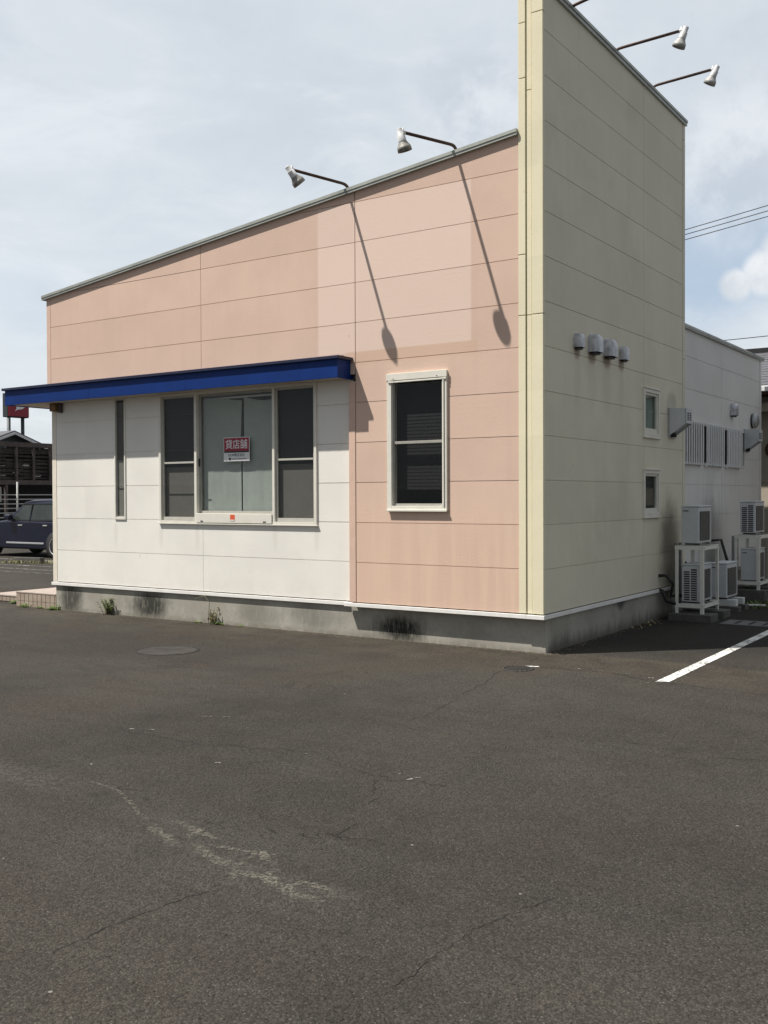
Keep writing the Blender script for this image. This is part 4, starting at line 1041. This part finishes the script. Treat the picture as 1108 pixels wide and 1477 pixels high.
# ------------------------------------------------------------------ house at right
t = thing('beige_house', (1, 12, GZ), 'beige house with a dark slate roof behind the rear wall', 'house')
m = MB()
for k in range(8): m.box(-6, 8, 10.6, 16, GZ+k*.46+.005, GZ+(k+1)*.46-.005)
m.box(-5.99, 7.99, 10.612, 15.9, GZ, 3.2); obj('wall', m, M['beige'], t)
m = MB()
for k in range(14):
    f0, f1 = k/14, (k+1)/14+.02
    y0, z0, y1, z1 = 9.96+f0*2.3, 3.22+f0*.93, 9.96+f1*2.3, 3.22+f1*.93
    m.prism([(-7, y0, z0+.014), (-7, y1, z1), (-7, y1, z1-.03), (-7, y0, z0-.02)], (16, 0, 0))
obj('roof', m, M['slate'], t)
m = MB(); m.box(-7, 9, 12.1, 12.5, 4.10, 4.20); obj('ridge_cap', m, M['black'], t)
m = MB(); m.box(-7, 9, 9.88, 9.96, 3.10, 3.20); obj('gutter', m, M['signwhite'], t, .01)
m = MB(); m.box(-6.9, 8.9, 9.97, 10.6, 3.06, 3.09); obj('soffit', m, M['brownsoffit'], t)
m = MB(); m.box(-6, 8, 10.25, 10.55, 2.76, 2.92); obj('beam', m, M['beige'], t)
m = MB(); m.lathe((-.20, 10.595, 2.06), (0, -1, 0), [(0, .16), (.02, .16), (.02, .10), (0, .10)], 20); obj('round_ornament', m, M['brownsoffit'], t)

# overhead wires
for i, (p0, p1, lab) in enumerate((((-7.98, 30, 11.50), (-4.905, 30, 11.94), 'top one of the three overhead cables beside the cream wing'),
        ((-7.98, 30, 11.315), (-4.905, 30, 11.738), 'middle one of the three overhead cables beside the cream wing'),
        ((-7.98, 30, 11.115), (-4.905, 30, 11.533), 'bottom one of the three overhead cables beside the cream wing'),
        ((-6.415, 30, 7.085), (-4.896, 30, 7.11), 'single low cable above the roof of the rear wall'))):
    a, b = Vector(p0), Vector(p1); d = b-a; m = MB()
    pts = [a+d*u+Vector((0, 0, .012*(u*u-u)*.6)) for u in (-4, -3, -2, -1, 0, .5, 1, 2, 3, 4, 6)]
    m.tube(pts, .016, 6); tag(obj('power_cable', m, M['cable']), lab, 'cable', 'overhead cables')

# ------------------------------------------------------------------ sky, sun, camera
w = bpy.data.worlds.new('World'); S.world = w; w.use_nodes = True; nt = w.node_tree; nt.nodes.clear()
class WT(NT):
    def __init__(s, tree):
        s.t = tree
        tc = s.n('ShaderNodeTexCoord'); s.P = tc.outputs['Generated']
        x = s.n('ShaderNodeSeparateXYZ'); s.link(s.P, x.inputs[0]); s.x, s.y, s.z = x.outputs
q = WT(nt)
sky = q.n('ShaderNodeTexSky'); sky.sky_type = 'NISHITA'; sky.sun_disc = False
sun_el = math.asin(-SUN.z); sky.sun_elevation = sun_el; sky.sun_rotation = math.atan2(-SUN.x, -SUN.y)
sky.air_density = 1.0; sky.dust_density = 1.5; sky.ozone_density = 1.5
BGS = .10
# cloud layers in direction space
inv = q.math('DIVIDE', 1.0, q.math('ADD', q.math('MAXIMUM', q.z, 0.0), .22))
cp = q.vec(q.math('MULTIPLY', q.x, inv), q.math('MULTIPLY', q.y, inv), 0.0)
c1 = q.noise(1.1, 7, .58, cp, .4); c2 = q.noise(3.2, 7, .6, cp, .6)
veil = q.math('ADD', q.math('MULTIPLY', c1, .65), q.math('MULTIPLY', c2, .35))
def gdot(d, c0, c1_):
    d = Vector(d).normalized(); k = q.n('ShaderNodeVectorMath'); k.operation = 'DOT_PRODUCT'; q.link(q.P, k.inputs[0]); k.inputs[1].default_value = d
    return k.outputs['Value']
CAMF = 1469.13
yaw, pitch, roll = -.5922, -.0155, -.0040
def basis():
    cy, sy, cp_, sp_ = math.cos(yaw), math.sin(yaw), math.cos(pitch), math.sin(pitch)
    f = Vector((sy*cp_, cy*cp_, sp_)); r = Vector((cy, -sy, 0)); u = r.cross(f)
    return r*math.cos(roll)+u*math.sin(roll), u*math.cos(roll)-r*math.sin(roll), f
CR_, CU_, CF_ = basis()
def pix(x, y): return (CF_+CR_*((x-554)/CAMF)-CU_*((y-738.5)/CAMF)).normalized()
def blob(px, py, rad, wob=None, amt=0.0, soft=.5):
    d = gdot(pix(px, py), 0, 0); ang = q.math('ARCCOSINE', q.math('MINIMUM', d, 1.0))
    ang = q.math('DIVIDE', ang, rad/CAMF)
    if wob is not None: ang = q.math('ADD', ang, q.math('MULTIPLY', q.math('SUBTRACT', wob, .5), amt))
    return q.ramp(ang, 1.0+soft*.5, 1.0-soft*.5)
skyc = sky.outputs[0]
K = 1.0/BGS
grey = q.mix(q.ramp(veil, .32, .66), lerp((.555, .60, .645), K), lerp((.67, .705, .735), K))
grey = q.mix(q.math('MULTIPLY', q.ramp(c2, .47, .70), .6), grey, lerp((.72, .75, .775), K))
c5 = q.noise(2.0, 8, .62, cp, 1.2); grey = q.mix(q.math('MULTIPLY', q.ramp(c5, .50, .72), .40), grey, lerp((.50, .545, .595), K))
# breaks where blue shows low down at either side
n3 = q.noise(7.0, 6, .6)
blue_r = blob(1045, 365, 95, n3, 1.6, 1.1); blue_l = blob(25, 440, 60, n3, 1.5, 1.2)
thin = q.math('MAXIMUM', q.math('MULTIPLY', blue_r, .75), q.math('MULTIPLY', blue_l, .25))
col = q.mix(thin, grey, lerp((.335, .44, .575), K))
n4 = q.noise(16.0, 6, .62)
cu = q.math('MAXIMUM', blob(1104, 392, 30, n4, .9, .5), q.math('MAXIMUM', blob(1064, 410, 20, n4, 1.0, .7), blob(1150, 372, 46, n4, .9, .4)))
col = q.mix(q.math('MULTIPLY', cu, .95), col, q.mix(q.ramp(n4, .35, .65), lerp((.58, .61, .64), K), lerp((.80, .81, .82), K)))
cl = q.math('MAXIMUM', blob(20, 520, 48, n4, 1.2, .8), blob(-40, 500, 60, n4, 1.2, .8)); col = q.mix(q.math('MULTIPLY', cl, .7), col, lerp((.66, .70, .73), K))
ct = q.math('MAXIMUM', blob(1060, 235, 85, n3, 2.0, 1.2), blob(690, 170, 80, n3, 2.0, 1.2)); col = q.mix(q.math('MULTIPLY', ct, .7), col, q.mix(q.ramp(n4, .4, .65), lerp((.52, .56, .61), K), lerp((.72, .745, .77), K)))
col = q.mix(.12, col, skyc)
# below the horizon: dull ground haze
col = q.mix(q.ramp(q.z, -.01, -.06), col, lerp((.10, .095, .085), K))
# unseen sky behind the camera and to the east, dimmed to deepen the shade
dk = q.ramp(gdot((-.53, .80, .28), 0, 0), -.15, .80, .46, .90)
vs = q.n('ShaderNodeVectorMath'); vs.operation = 'SCALE'; q.link(col, vs.inputs[0]); q.link(dk, vs.inputs['Scale']); col = vs.outputs[0]
bg = q.n('ShaderNodeBackground'); q.link(col, bg.inputs[0]); bg.inputs[1].default_value = BGS
wo = q.n('ShaderNodeOutputWorld'); q.link(bg.outputs[0], wo.inputs[0])

ld = bpy.data.lights.new('sun', 'SUN'); ld.energy = 4.6; ld.angle = R_(.6); ld.color = (1.0, .945, .86)
lo = bpy.data.objects.new('sun', ld); COL.objects.link(lo); lo.rotation_euler = SUN.to_track_quat('-Z', 'Y').to_euler(); lo.location = (-8, -8, 16)

cd = bpy.data.cameras.new('camera'); cam = bpy.data.objects.new('camera', cd); COL.objects.link(cam)
cd.sensor_fit = 'HORIZONTAL'; cd.sensor_width = 36; cd.lens = CAMF/1108*36; cd.clip_start = .05; cd.clip_end = 2000
mt = Matrix((CR_, CU_, -CF_)).transposed().to_4x4(); mt.translation = Vector((4.42, -9.463, 1.208)); cam.matrix_world = mt
S.camera = cam
S.render.resolution_x = 768; S.render.resolution_y = 1024
S.view_settings.view_transform = 'Standard'; S.view_settings.look = 'None'; S.view_settings.exposure = 0.45; S.view_settings.gamma = 1
